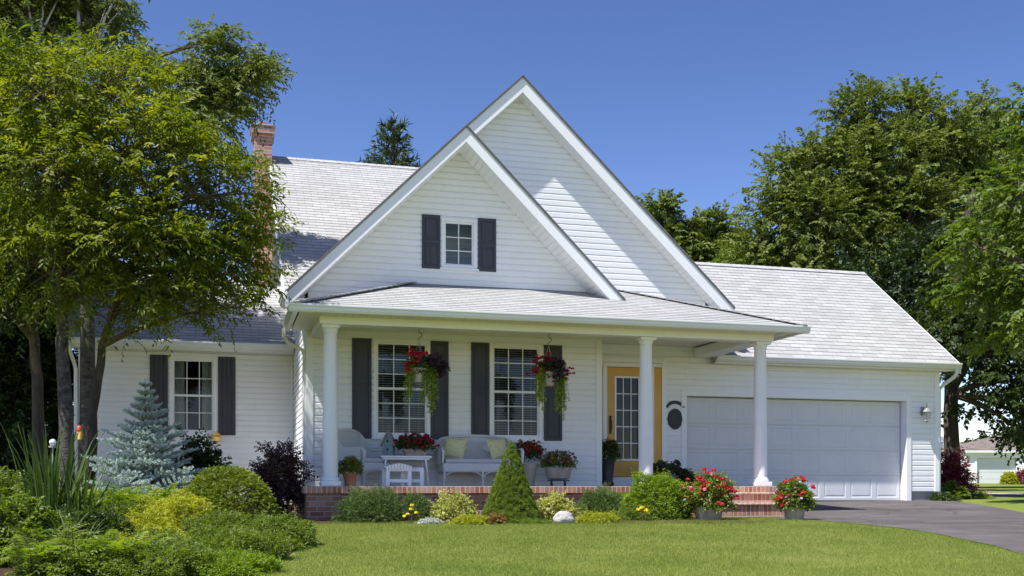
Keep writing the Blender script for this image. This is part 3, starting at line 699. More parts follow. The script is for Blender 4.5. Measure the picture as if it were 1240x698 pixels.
# ---- wall lantern
mb = MB(); lu, lz = 12.18, 1.52
mb.lathe([(0, 0), (.05, .0), (.055, .02), (.03, .03), (0, .03)], 12, (lu, SW - .03, lz)); mb.box(lu - .045, lu + .045, SW - .03, SW - .014, lz - .08, lz + .10)
mb.tube([(lu, SW - .03, lz), (lu, SW - .10, lz + .03), (lu, SW - .15, lz + .10), (lu, SW - .16, lz + .13)], .009, 6)
mb.tube([(lu, SW - .16, lz + .16), (lu, SW - .16, lz + .02)], .01, 6)
mb.lathe([(.0, .08), (.03, .06), (.085, .0), (.09, -.02), (.075, -.025)], 6, (lu, SW - .16, lz))
mb.lathe([(.05, -.20), (.06, -.195), (.055, -.18), (.02, -.21), (.0, -.24)], 6, (lu, SW - .16, lz))
for q in range(6): a = q * math.pi / 3; mb.tube([(lu + .072 * math.cos(a), SW - .16 + .072 * math.sin(a), lz - .02), (lu + .055 * math.cos(a), SW - .16 + .055 * math.sin(a), lz - .19)], .005, 4)
lt = mb.build('wall_lantern', M['metal'], H)
mb = MB(); mb.lathe([(.05, -.185), (.066, -.025)], 6, (lu, SW - .16, lz)); mb.build('lantern_glass', M['glass'], lt)

# ---- brick porch and steps
mb = MB(); mb.box(-.37, 7.18, -.21, 2.28, -.75, -.115); mb.box(-.37, -.24, 2.281, 2.6, -.75, -.115)
mb.build('porch_base', M['brick'], H)
mb = MB()
mb.box(-.42, 7.44, -.27, -.021, -.11, -.003); mb.box(-.42, -.19, -.0205, 2.6, -.11, -.003); mb.box(7.20, 7.44, -.0205, 2.26, -.11, -.003)
mb.box(7.185, 7.41, -.25, 2.26, -.75, -.112)
mb.build('porch_edge', M['rowlock'], H, bevel=.004)
mb = MB(); mb.box(-.188, 7.198, -.0195, 2.27, -.10, -.004); mb.build('porch_floor', mottled('painted_porch_floor', (.42, .40, .37), (.52, .5, .46), 3, .6), H)
mb = MB(); SU0, SU1 = 6.05, 7.25
mb.box(SU0, SU1 - .03, -.58, -.272, -.30, -.135); mb.box(SU0, SU1, -.60, -.56, -.134, -.128) if False else None
mb.box(SU0, SU1 - .03, -.92, -.272, -.8, -.305)
st = mb.build('porch_steps', M['rowlock'], H, bevel=.006)
for k_, (v0_, v1_, zt_) in enumerate(((-.605, -.272, -.135), (-.945, -.585, -.305))):
    MB().box(SU0 - .02, SU1 - .005 + .0 * k_, v0_, v1_, zt_ + .001, zt_ + .032).build('tread', M['tread'], st, bevel=.006)

# ------------------------------------------------------------------ foliage tools (numpy)
def unit(a): return a / np.maximum(np.linalg.norm(a, axis=1, keepdims=True), 1e-9)
def rdir(n): return unit(R.normal(size=(n, 3)))
def leafmesh(name, P, D, N, L, Wd, rnd, mat, parent=None, shape='leaf', curl=0.0):
    """one blade per row: P root, D direction, N face normal, L length, Wd width"""
    n = len(P); L = np.broadcast_to(L, (n,))[:, None]; Wd = np.broadcast_to(Wd, (n,))[:, None]
    D = unit(D); Sd = unit(np.cross(D, N)); N = unit(np.cross(Sd, D))
    if shape == 'leaf':
        a = P; b = P + D * L * .42 + Sd * Wd * .5 + N * Wd * .18; c = P + D * L - N * L * curl; d = P + D * L * .42 - Sd * Wd * .5 + N * Wd * .18
        V = np.stack([a, b, c, d], 1).reshape(-1, 3); per = 4
        F_ = (np.arange(n)[:, None, None] * 4 + np.array([[0, 1, 2], [0, 2, 3]])[None]).reshape(-1, 3)
    elif shape == 'needle':
        V = np.stack([P - Sd * Wd * .5, P + Sd * Wd * .5, P + D * L], 1).reshape(-1, 3); per = 3
        F_ = np.arange(n * 3).reshape(-1, 3)
    elif shape == 'quad':
        V = np.stack([P - Sd * Wd * .3, P + Sd * Wd * .3, P + D * L + Sd * Wd * .5, P + D * L - Sd * Wd * .5], 1).reshape(-1, 3); per = 4
        F_ = (np.arange(n)[:, None, None] * 4 + np.array([[0, 1, 2], [0, 2, 3]])[None]).reshape(-1, 3)
    me = bpy.data.meshes.new(name); nf = len(F_)
    me.vertices.add(len(V)); me.vertices.foreach_set('co', V.astype(np.float32).ravel())
    me.loops.add(nf * 3); me.loops.foreach_set('vertex_index', F_.astype(np.int32).ravel())
    me.polygons.add(nf); me.polygons.foreach_set('loop_start', np.arange(0, nf * 3, 3, dtype=np.int32))
    me.polygons.foreach_set('loop_total', np.full(nf, 3, dtype=np.int32))
    me.update(calc_edges=True)
    at_ = me.attributes.new('rnd', 'FLOAT', 'POINT'); at_.data.foreach_set('value', np.repeat(rnd, per).astype(np.float32))
    me.materials.append(mat); o = bpy.data.objects.new(name, me); C.objects.link(o)
    if parent: o.parent = parent
    return o
def twig_leaves(P0, D0, TL, nl, L, Wd, droop=.25, spread=.9, rnd0=None, sub=1.0):
    """leaves along twigs. returns arrays for leafmesh"""
    n = len(P0); t = (np.arange(nl) + .6) / nl
    t = np.broadcast_to(t, (n, nl)); TL = np.broadcast_to(TL, (n,))[:, None]
    D0 = unit(D0); g_ = np.array([0, 0, -1.0])
    pos = P0[:, None, :] + D0[:, None, :] * (TL * t)[..., None] + g_ * (TL * t * t * droop)[..., None]
    tan = D0[:, None, :] + g_ * (2 * t * droop)[..., None]; tan = tan / np.linalg.norm(tan, axis=2, keepdims=True)
    up = np.array([0, 0, 1.0]) + R.normal(size=(n, 1, 3)) * .35
    side = np.cross(tan, up); side /= np.maximum(np.linalg.norm(side, axis=2, keepdims=True), 1e-6)
    sg = np.where((np.arange(nl) % 2) == 0, 1, -1)[None, :, None]
    d = tan * .75 + side * sg * spread + R.normal(size=(n, nl, 3)) * .22 + g_ * .25
    nrm = np.cross(side, tan) + R.normal(size=(n, nl, 3)) * .45
    r0 = (R.random(n) if rnd0 is None else rnd0)[:, None] * .6 + R.random((n, nl)) * .4
    Ls = L * (.7 + .5 * R.random((n, nl)))
    return pos.reshape(-1, 3), d.reshape(-1, 3), nrm.reshape(-1, 3), Ls.ravel(), (Ls * Wd / L).ravel(), r0.ravel()
def bez(a, b, c, n=7):
    a, b, c = Vector(a), Vector(b), Vector(c)
    return [a * (1 - t) ** 2 + b * 2 * t * (1 - t) + c * t * t for t in [k / (n - 1) for k in range(n)]]
def tree(name, label, cat, base, trunk, tr, envs, leaf, bark, L=.09, Wd=.035, density=60, twl=.45, nl=12, tw=7, droop=.3, group=None, cr=.35, limb_r=.06, bare=None, fan=0, crp=2.4, holes=0):
    """trunk: list of points (world) from the ground up; envs: (centre, rx, ry, rz, weight)"""
    base = Vector(base); t_ = thing(name, label, cat, base, 0, group)
    mb = MB(); tp = [Vector(p) - base for p in trunk]
    # wander a little
    pts = []
    for k in range(len(tp) - 1):
        for q in range(4):
            p = tp[k].lerp(tp[k + 1], q / 4); pts.append(p + (Vector((random.uniform(-1, 1), random.uniform(-1, 1), 0)) * tr * .16 if (k or q) else Vector()))
    pts.append(tp[-1]); n = len(pts)
    rs = [tr * (1.35 if k == 0 else 1) * (1 - .72 * (k / (n - 1)) ** 1.1) for k in range(n)]
    mb.tube(pts, rs, 12)
    P0 = []; D0 = []; RR = []
    lm = MB()
    for (c, rx, ry, rz, wt) in envs:
        c = Vector(c) - base
        h0 = max(tp[0].z + (tp[-1].z - tp[0].z) * .35, min(tp[-1].z, c.z - (c - tp[-1]).length * .3 - rz * .4))
        k = min(range(n), key=lambda i: abs(pts[i].z - h0)); a = pts[k]
        midp = a.lerp(c, .5) + Vector((0, 0, (c - a).length * .12))
        lim = bez(a, midp, c, 9); lm.tube(lim, [limb_r * (1 - .75 * q / 8) for q in range(9)], 7)
        m = max(3, int(density * wt * (rx * ry * rz) ** (2 / 3)))
        dd = rdir(m); rr = R.random(m) ** (1 / crp)
        wob = 1 + .22 * np.sin(dd[:, 0] * 5 + c.x * 3) * np.cos(dd[:, 2] * 6 + c.z * 2)
        cc = dd * (rr * wob)[:, None] * np.array([rx, ry, rz]) + np.array(c)
        for q in range(m):
            cp = Vector(cc[q])
            s = lim[random.choice((4, 5, 6, 7, 8))]
            if q % 2 == 0 or m < 60:
                mp_ = s.lerp(cp, .5) + Vector((0, 0, .06 * (cp - s).length))
                lm.tube(bez(s, mp_, cp, 5), [limb_r * .28, limb_r * .22, limb_r * .17, limb_r * .12, limb_r * .05], 4, cap=False)
            o = np.array(cp - s); o = o / (np.linalg.norm(o) + 1e-6)
            out = dd[q]
            d = unit(out * .75 + o * .5 + R.normal(size=(tw, 3)) * np.array([.75, .75, .45]) + np.array([0, 0, .12]))
            P0.append(np.array(cp) + R.normal(size=(tw, 3)) * cr * np.array([.5, .5, .32])); D0.append(d); RR.append(np.full(tw, R.random()) * .7 + R.random(tw) * .3)
    P0 = np.concatenate(P0); D0 = np.concatenate(D0); RR = np.concatenate(RR)
    if bare:
        for line, r in bare: MB().tube([Vector(p) - base for p in line], [r * (1 - .8 * q / (len(line) - 1)) for q in range(len(line))], 5).build('bare_limb', M['whitelimb'], t_, smooth=True)
    a = twig_leaves(P0, D0, twl * (.6 + .6 * R.random(len(P0))), nl, L, Wd, droop, rnd0=RR)
    mb.build('trunk', bark, t_, smooth=True); lm.build('limb', M['twig'] if bark is not M['whitelimb'] else bark, t_, smooth=True)
    leafmesh('crown', *a, leaf, t_, curl=.12)
    return t_
def P(px, py, Y): return at(px, py, Y)
def gnd(px, Y, dz=0): return Vector(((px - 620) / F * Y, Y, g(Y) + dz))

LM = {}
LM['elm'] = leafmat('sunny_elm_leaf', [(.042, .062, .007), (.09, .12, .010), (.18, .205, .013), (.34, .31, .02)], .44, trc=1.8)  # yellow end of the ramp paints sunlit highlights into the crown
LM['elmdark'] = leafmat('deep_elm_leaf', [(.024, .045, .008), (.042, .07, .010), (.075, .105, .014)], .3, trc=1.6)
LM['dark'] = leafmat('shade_leaf', [(.012, .026, .008), (.022, .042, .011), (.04, .065, .016)], .2)  # dark green; on the trees behind the left trunks it paints in their shade
LM['poplar'] = leafmat('poplar_leaf', [(.068, .098, .02), (.108, .145, .028), (.165, .20, .048), (.25, .27, .09)], .30, .62, .25, 1.4)
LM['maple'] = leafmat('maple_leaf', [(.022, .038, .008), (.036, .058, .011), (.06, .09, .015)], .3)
LM['lime'] = leafmat('bright_maple_leaf', [(.045, .08, .010), (.075, .12, .014), (.12, .165, .02), (.16, .16, .03)], .42, trc=1.7)
LM['pine'] = leafmat('spruce_needle_dark', [(.02, .04, .016), (.04, .07, .022), (.075, .11, .035)], .08)

Y1 = 13.0
YK = 1.17   # the front trees stand 1.2 times as deep as the 13 m their spreads were measured at
e = lambda px, py, Y, rx, ry, rz, wt=1.0: (P(px, py, Y * YK), rx * YK, ry * .72, rz * YK, wt) if Y < 15 else (P(px, py, Y), rx, ry, rz, wt)
tree('shade_tree', 'shade tree with pale spotted straight trunk and big sunlit yellow-green crown left of the house', 'tree', gnd(82, 15.21), [gnd(82, 15.21, -.1), P(80, 480, 15.21), P(74, 370, 15.21), P(80, 250, 15.21), P(95, 130, 15.21)], .115,
     [e(50, 115, 12.6, .75, .8, .6), e(125, 105, 13.2, .62, .8, .5), e(60, 210, 12.5, 1.0, .9, .75), e(150, 200, 12.8, .85, .9, .75), e(210, 165, 13.2, .55, .7, .55),
      e(235, 235, 13.0, .72, .8, .65), e(285, 235, 13.3, .42, .5, .42), e(170, 290, 12.7, .9, .9, .5), e(250, 300, 13.1, .62, .7, .38), e(70, 305, 12.6, .9, .9, .5), e(300, 285, 13.2, .3, .5, .3)],
     LM['elm'], M['birchbark'], .098, .036, 92, .46, 12, 7, .35, cr=.26)
tree('shade_tree', 'dark leaning trunk with low branches nearest the wing window', 'tree', gnd(108, 15.68), [gnd(108, 15.68, -.1), P(112, 500, 15.68), P(124, 420, 15.56), P(150, 340, 15.44), P(200, 290, 15.33)], .085,
     [e(140, 365, 12.9, .62, .7, .26), e(205, 355, 13.0, .65, .7, .26), e(270, 345, 13.1, .42, .5, .2), e(300, 372, 13.0, .22, .3, .10, 1.3), e(175, 318, 13.0, .7, .7, .3), e(255, 318, 13.2, .5, .6, .25), e(240, 380, 12.9, .3, .4, .12)],
     LM['elm'], M['bark'], .095, .037, 95, .44, 12, 7, .3, cr=.2, limb_r=.04)
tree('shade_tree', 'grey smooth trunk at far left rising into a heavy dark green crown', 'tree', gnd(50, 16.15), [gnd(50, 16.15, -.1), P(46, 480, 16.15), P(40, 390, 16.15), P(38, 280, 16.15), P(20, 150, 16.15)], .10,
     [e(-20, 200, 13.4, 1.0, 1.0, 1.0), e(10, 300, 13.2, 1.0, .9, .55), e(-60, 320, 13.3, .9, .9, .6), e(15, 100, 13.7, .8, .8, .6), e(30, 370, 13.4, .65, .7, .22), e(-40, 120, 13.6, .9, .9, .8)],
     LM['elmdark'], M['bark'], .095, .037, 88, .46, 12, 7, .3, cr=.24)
WH = [([P(98, 160, 18.7), P(97, 80, 18.7), P(95, 10, 18.7), P(92, -60, 18.7)], .06), ([P(97, 110, 18.7), P(110, 60, 18.7), P(128, 10, 18.7)], .03), ([P(118, 50, 18.7), P(128, 20, 18.7), P(140, -2, 18.7), P(150, -20, 18.7)], .03), ([P(110, 75, 18.7), P(130, 30, 18.7), P(148, 10, 18.7)], .02), ([P(45, 60, 18.7), P(52, 15, 18.7), P(48, -30, 18.7)], .035),
      ([P(60, 90, 18.7), P(40, 40, 18.7), P(30, -20, 18.7)], .045), ([P(35, 70, 18.7), P(60, 20, 18.7), P(80, -20, 18.7)], .03), ([P(240, 115, 18.7), P(262, 95, 18.7), P(290, 72, 18.7)], .025), ([P(105, 60, 18.7), P(90, 30, 18.7)], .02)]
tree('tall_tree', 'taller tree behind with bare pale limbs and a sprig against the blue sky', 'tree', gnd(105, 19.2), [gnd(105, 19.2, -.1), P(105, 400, 19.2), P(103, 220, 19.1), P(98, 90, 18.9), P(95, -20, 18.7)], .15,
     [e(20, 15, 19, 1.1, 1.0, .75, 1.5), e(80, -30, 19, 1.1, 1.0, .6, 1.5), e(125, 20, 19, .5, .6, .3, 1.6), e(256, 75, 18.7, .30, .35, .40, 3.2), e(262, 48, 18.7, .2, .3, .2, 3), e(300, 90, 18.7, .42, .4, .22, 3.2), e(322, 98, 18.7, .16, .2, .16, 3), e(228, 110, 18.7, .5, .5, .4, 2), e(250, 150, 18.7, .6, .6, .5, 1.6), e(165, 95, 19, .7, .7, .35, 1), e(130, 60, 19, .5, .5, .3, 1.2), e(285, 120, 18.7, .3, .4, .22, 2)],
     LM['poplar'], M['birchbark'], .10, .042, 75, .4, 12, 7, .3, cr=.24, bare=WH)
# dark wood behind the left trunks
DKL = ['dense shaded tree behind the far left trunk', 'shaded leafy tree between the two left trunks and the wing', 'tall dark tree at the left edge above the trunks']
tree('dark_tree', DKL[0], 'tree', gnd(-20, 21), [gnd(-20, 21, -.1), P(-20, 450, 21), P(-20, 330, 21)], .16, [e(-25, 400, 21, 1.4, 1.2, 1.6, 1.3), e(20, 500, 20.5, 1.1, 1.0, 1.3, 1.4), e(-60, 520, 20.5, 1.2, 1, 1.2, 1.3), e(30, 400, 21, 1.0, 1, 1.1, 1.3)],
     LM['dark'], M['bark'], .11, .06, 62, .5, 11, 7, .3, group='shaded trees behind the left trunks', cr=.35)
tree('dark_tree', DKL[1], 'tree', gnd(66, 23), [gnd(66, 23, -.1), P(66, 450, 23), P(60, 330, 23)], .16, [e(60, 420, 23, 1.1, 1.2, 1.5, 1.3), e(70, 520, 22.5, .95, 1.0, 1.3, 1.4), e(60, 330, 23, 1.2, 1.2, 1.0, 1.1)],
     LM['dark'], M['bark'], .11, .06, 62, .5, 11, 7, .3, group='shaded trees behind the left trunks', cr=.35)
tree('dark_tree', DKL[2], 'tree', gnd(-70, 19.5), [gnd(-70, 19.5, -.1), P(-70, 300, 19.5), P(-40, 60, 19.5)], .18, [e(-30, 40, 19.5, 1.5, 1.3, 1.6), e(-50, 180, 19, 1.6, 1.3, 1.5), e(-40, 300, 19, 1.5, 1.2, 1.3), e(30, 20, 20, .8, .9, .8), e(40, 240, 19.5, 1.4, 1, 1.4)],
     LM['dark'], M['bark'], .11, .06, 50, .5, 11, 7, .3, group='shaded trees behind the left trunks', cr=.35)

# the wood behind the garage
def far_tree(label, px, Y, envs, leaf, L=.2, dens=36, name='broadleaf_tree', tr=.25, top=None, tw=9, nl=15, bark=None, group='trees behind the garage', cr=.55, twl=.75):
    ty = top or min(x[0].z for x in envs)
    top_p = Vector(((px - 620) / F * Y, Y, ty))
    return tree(name, label, 'tree', gnd(px, Y), [gnd(px, Y, -.2), gnd(px, Y, ty * .5), top_p], tr, envs, leaf, bark or M['bark'], L, L * .55, dens, twl, nl, tw, .25, group=group, cr=cr, limb_r=.12)
def E(px, py, Y, r, ry=None, k=.9, wt=1.0):
    py += 10; s = r * .84 / F * Y; return (P(px, py, Y), s, s * .9, s * k, wt)
far_tree('tall poplar whose crown steps down to the left above the garage ridge', 985, 38,
    [E(965, 205, 38, 44), E(945, 262, 38, 42), E(990, 255, 37.5, 52), E(920, 300, 38, 36), E(965, 320, 37.5, 48), E(1025, 200, 38.5, 50), E(1035, 300, 38, 55), E(985, 180, 38.5, 24)], LM['poplar'], L=.155)
far_tree('tallest poplar of the wood with twin rounded tops', 1085, 39,
    [E(1045, 128, 39, 34, k=1.1), E(1035, 160, 39, 36), E(1110, 125, 39, 34, k=1.1), E(1085, 185, 38.5, 58), E(1100, 250, 38, 66), E(1150, 160, 39, 44), E(1060, 250, 38.5, 55), E(1095, 335, 38.5, 60)], LM['poplar'], L=.155)
far_tree('poplar at the right edge of the wood, partly hidden by the bright maple', 1118, 40,
    [E(1175, 170, 40, 44), E(1190, 125, 40, 20, k=1.4), E(1195, 240, 39.5, 55), E(1150, 260, 39.5, 50), E(1235, 160, 40.5, 40), E(1180, 330, 39.5, 60), E(1245, 240, 41, 55)], LM['poplar'], L=.155)
far_tree('dark tree filling the space right behind the garage gable', 1130, 33,
    [E(1105, 370, 33, 52), E(1130, 300, 33, 44), E(1085, 330, 33.5, 40), E(1140, 410, 33, 34), E(1050, 345, 34, 40), E(1190, 400, 33, 46)], LM['dark'], L=.15, dens=36)
far_tree('low yellow-green tree above the left of the garage ridge', 925, 44, [E(905, 312, 44, 26), E(940, 325, 44, 28), E(880, 325, 44, 22), E(975, 330, 44, 26)], LM['lime'], L=.2)
far_tree('small tree with two crowns rising beside the tall gable', 800, 50, [E(797, 250, 50, 26), E(800, 290, 50, 34), E(770, 300, 50, 34), E(815, 272, 50, 20)], LM['poplar'], L=.22)
far_tree('small tree standing right of the two-crowned tree', 862, 50, [E(862, 278, 50, 28), E(848, 302, 50, 28), E(880, 298, 50, 20), E(868, 262, 50, 16)], LM['poplar'], L=.22)
# big maple with the trunk right of the garage
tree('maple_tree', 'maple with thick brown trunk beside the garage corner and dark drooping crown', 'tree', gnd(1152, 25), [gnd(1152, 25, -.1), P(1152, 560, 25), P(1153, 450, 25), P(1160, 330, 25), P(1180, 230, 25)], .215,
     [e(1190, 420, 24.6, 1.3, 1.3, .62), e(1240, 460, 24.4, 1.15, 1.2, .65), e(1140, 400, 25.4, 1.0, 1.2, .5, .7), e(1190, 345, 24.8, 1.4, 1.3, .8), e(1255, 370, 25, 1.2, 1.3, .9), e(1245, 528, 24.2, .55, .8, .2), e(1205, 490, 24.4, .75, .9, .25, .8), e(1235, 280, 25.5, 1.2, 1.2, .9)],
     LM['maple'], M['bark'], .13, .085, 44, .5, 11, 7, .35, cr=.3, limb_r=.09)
tree('maple_tree', 'bright yellow-green maple reaching in from the right edge', 'tree', gnd(1330, 20), [gnd(1330, 20, -.1), P(1330, 450, 20), P(1320, 300, 20), P(1300, 180, 20)], .2,
     [e(1235, 235, 20, .65, .7, .5), e(1185, 300, 19.8, .45, .5, .35), e(1215, 330, 19.8, .6, .6, .4), e(1185, 355, 19.8, .42, .5, .22), e(1240, 380, 19.8, .5, .6, .35), e(1260, 170, 20.3, .6, .7, .5), e(1245, 125, 20.3, .3, .4, .22), e(1280, 280, 20, .8, .8, .8), e(1215, 405, 19.8, .3, .4, .16)],
     LM['lime'], M['bark'], .115, .07, 75, .42, 11, 6, .35, cr=.24)

# ---- conifers
def conifer(name, label, base, H_, r0, whorls, per, leaf, nlen, nw, ndens, twig_step, lift=.15, stemr=.03, top=0, spread=1.0, cat='spruce', irregular=.15, pw_=.85):
    t_ = thing(name, label, cat, base); mb = MB(); mb.tube([(0, 0, -.05), (0, 0, H_ * .5), (0, 0, H_ * .97)], [stemr, stemr * .6, stemr * .15], 7)
    TP = []; TD = []; TL = []
    for w_ in range(whorls):
        f = w_ / (whorls - 1); z = H_ * (.04 + .93 * f ** .92)
        rr = r0 * (1 - f) ** pw_ + .04 * H_ * .35
        k = per if f < .85 else max(4, per - 3)
        for j in range(k):
            a = 2 * math.pi * (j + random.random() * .6) / k + w_ * .7; L_ = rr * random.uniform(1 - irregular, 1 + irregular)
            d = Vector((math.cos(a), math.sin(a), lift + .5 * f)); d.normalize()
            p0 = Vector((0, 0, z)); p1 = p0 + d * L_; mb.tube([p0, p0.lerp(p1, .5) - Vector((0, 0, .03 * L_)), p1], [stemr * .3, stemr * .2, stemr * .1], 4, cap=False)
            sd = d.cross(Vector((0, 0, 1))).normalized()
            TP.append(p0 + d * L_ * .35); TD.append(d); TL.append(L_ * .75)
            m = max(2, int(L_ / twig_step))
            for q in range(m):
                s = (q + 1) / (m + .6)
                for sg in (-1, 1):
                    tl = L_ * (1.02 - s) * .55 * random.uniform(.8, 1.15) + twig_step * .7
                    TP.append(p0 + d * L_ * s); TD.append((d * .8 + sd * sg * .75 * spread + Vector((0, 0, random.uniform(-.05, .25)))).normalized()); TL.append(tl)
    TP.append(Vector((0, 0, H_ * .86))); TD.append(Vector((0, 0, 1))); TL.append(H_ * .16)
    mb.build('trunk', M['twig'], t_, smooth=True)
    TP = np.array([list(p) for p in TP]); TD = np.array([list(p) for p in TD]); TL = np.array(TL)
    cnt = np.maximum(6, (TL * ndens).astype(int)); idx = np.repeat(np.arange(len(TL)), cnt); m = len(idx)
    t = R.random(m); ax = TD[idx]; o = R.normal(size=(m, 3)); o -= ax * (o * ax).sum(1, keepdims=True); o = unit(o)
    pos = TP[idx] + ax * (TL[idx] * t)[:, None]
    d = ax * .75 + o * .8
    rnd = R.random(len(TL))[idx] * .5 + R.random(m) * .3 + t * .2
    leafmesh('needles', pos, d, R.normal(size=(m, 3)), nlen * (.75 + .5 * R.random(m)), nw, rnd, leaf, t_, 'needle')
    return t_
LM['blue'] = leafmat('blue_spruce_needle', [(.26, .34, .32), (.40, .49, .47), (.54, .62, .60), (.66, .72, .70)], .05, .6, .3)
LM['alberta'] = leafmat('dwarf_spruce_needle', [(.10, .15, .018), (.17, .235, .028), (.26, .33, .045)], .15, .6, .2)
conifer('blue_spruce', 'silvery blue spruce with tall bare leader before the wing window', gnd(176, 15.2), 2.02, .92, 15, 12, LM['blue'], .032, .0085, 620, .11, .20, .03, irregular=.35, pw_=1.15)
conifer('spruce_tree', 'dark spruce top rising behind the main roof', gnd(477, 40), 13.9, 3.6, 26, 8, LM['pine'], .28, .06, 26, .6, .1, .22, irregular=.35, cat='tree')

# ---- shrubs
def dome(n, rx, ry, rz, lump=.12, seed=0, lo=.72, zmin=-.05):
    d = rdir(n * 2); d = d[d[:, 2] > zmin][:n]; m = len(d)
    w_ = 1 + lump * (np.sin(d[:, 0] * 6 + seed) * np.cos(d[:, 1] * 5 + seed * 2) + .6 * np.sin(d[:, 2] * 9 + seed * 3 + d[:, 0] * 8))
    rr = lo + (1 - lo) * R.random(m) ** .6
    return d, d * (w_ * rr)[:, None] * np.array([rx, ry, rz])
def shrub(name, label, cat, px, Y, rx, ry, rz, leaf, L, Wd, n, nl=6, twl=.1, lump=.12, group=None, droop=.2, up=.35, zoff=0, stems=True, seed=None, base=None, lo=.6, jit=.6, core=True, part='foliage', parent=None, zmin=-.05):
    seed = random.random() * 9 if seed is None else seed
    b = base if base is not None else gnd(px, Y, zoff)
    t_ = parent or thing(name, label, cat, b, 0, group)
    d, p = dome(n, rx, ry, rz, lump, seed, lo, zmin)
    D = unit(d * np.array([1 / rx, 1 / ry, 1 / rz]) * min(rx, ry, rz) + R.normal(size=d.shape) * jit + np.array([0, 0, up]))
    a = twig_leaves(p - D * twl * .5, D, twl * (.7 + .6 * R.random(len(p))), nl, L, Wd, droop)
    if L < .05 and rx > .3 and lo > .5 and part == 'foliage':
        q_ = p[R.integers(0, len(p), 46)]; dq = unit(q_ + R.normal(size=q_.shape) * .15 + np.array([0, 0, .25]))
        b_ = twig_leaves(q_ * .97, dq, .13 + .1 * R.random(46), 9, L, Wd, .1); a = tuple(np.concatenate([x, y]) for x, y in zip(a, b_))
    leafmesh(part, *a, leaf, t_, curl=.08)
    if stems:
        mb = MB()
        for k in range(26):
            q = p[R.integers(len(p))] * .85; mb.tube(bez((q[0] * .08, q[1] * .08, -.05 - zoff), (q[0] * .45, q[1] * .45, q[2] * .6), q, 5), [.009, .008, .006, .005, .003], 4, cap=False)
        mb.build('stems', M['twig'], t_)
    return t_
G = {}
def lm(k, *c, tr=.3, rough=.5, spec=.35, trc=1.6): LM[k] = leafmat(k + '_leaf', list(c), tr, rough, spec, trc); return LM[k]
lm('box', (.08, .11, .012), (.13, .175, .018), (.20, .24, .025), (.26, .29, .035)); lm('fern', (.11, .175, .012), (.175, .255, .018), (.25, .33, .026), tr=.4)
lm('gold', (.20, .235, .015), (.33, .345, .022), (.48, .45, .035), tr=.4); lm('mid', (.085, .13, .018), (.14, .195, .026), (.21, .265, .036), tr=.38); lm('deep', (.03, .055, .012), (.055, .09, .017), (.09, .135, .024))
lm('purple', (.045, .026, .03), (.085, .042, .045), (.16, .075, .07), tr=.15); lm('juniper', (.06, .11, .025), (.095, .16, .035), (.14, .21, .05), tr=.15); lm('cream', (.13, .18, .04), (.30, .32, .08), (.52, .50, .20), (.60, .57, .30))
lm('sedum', (.22, .26, .02), (.34, .36, .025), (.46, .45, .04)); lm('silver', (.42, .45, .42), (.6, .62, .58), tr=.1); lm('rust', (.16, .07, .025), (.24, .14, .05), (.15, .16, .04)); lm('strap', (.045, .09, .015), (.075, .13, .022), (.13, .18, .04), tr=.25)
lm('red', (.42, .008, .02), (.58, .015, .035), (.70, .05, .07), tr=.3, trc=1.1); lm('crimson', (.24, .006, .018), (.36, .012, .03), (.46, .03, .05), tr=.25, trc=1.1); lm('pink', (.48, .16, .22), (.62, .3, .36), (.55, .10, .18), tr=.25, trc=1.1)
lm('lilac', (.36, .36, .62), (.52, .52, .78), (.68, .68, .85), tr=.2, trc=1.1); lm('yellow', (.75, .58, .02), (.85, .7, .05), tr=.25, trc=1.1); lm('chart', (.16, .24, .015), (.26, .36, .02), (.38, .48, .04), tr=.4); lm('coleus', (.03, .018, .028), (.06, .03, .05), (.12, .06, .09), tr=.1)
lm('orange', (.7, .2, .03), (.8, .35, .05), tr=.25, trc=1.1); lm('magenta', (.18, .02, .06), (.30, .035, .10), (.42, .07, .16), tr=.3, trc=1.2)

shrub('boxwood', 'large clipped rounded boxwood mound beside the lawn', 'shrub', 275, 14.0, .69, .62, .88, LM['box'], .030, .018, 5200, 7, .08, .03, lo=.86, jit=.5)
shrub('cotoneaster', 'dark purple-leaved shrub at the corner of the porch', 'shrub', 340, 16.5, .44, .42, .62, LM['purple'], .05, .028, 1300, 8, .17, .32, lo=.3, up=.6, zoff=.58, zmin=-.75)
for q in range(3):
    pass
shrub('rhododendron', 'dark broad-leaved shrub under the wing window with pale blossoms', 'shrub', 238, 18.2, .52, .4, 1.32, LM['dark'], .09, .04, 1300, 7, .18, .15, lo=.4)
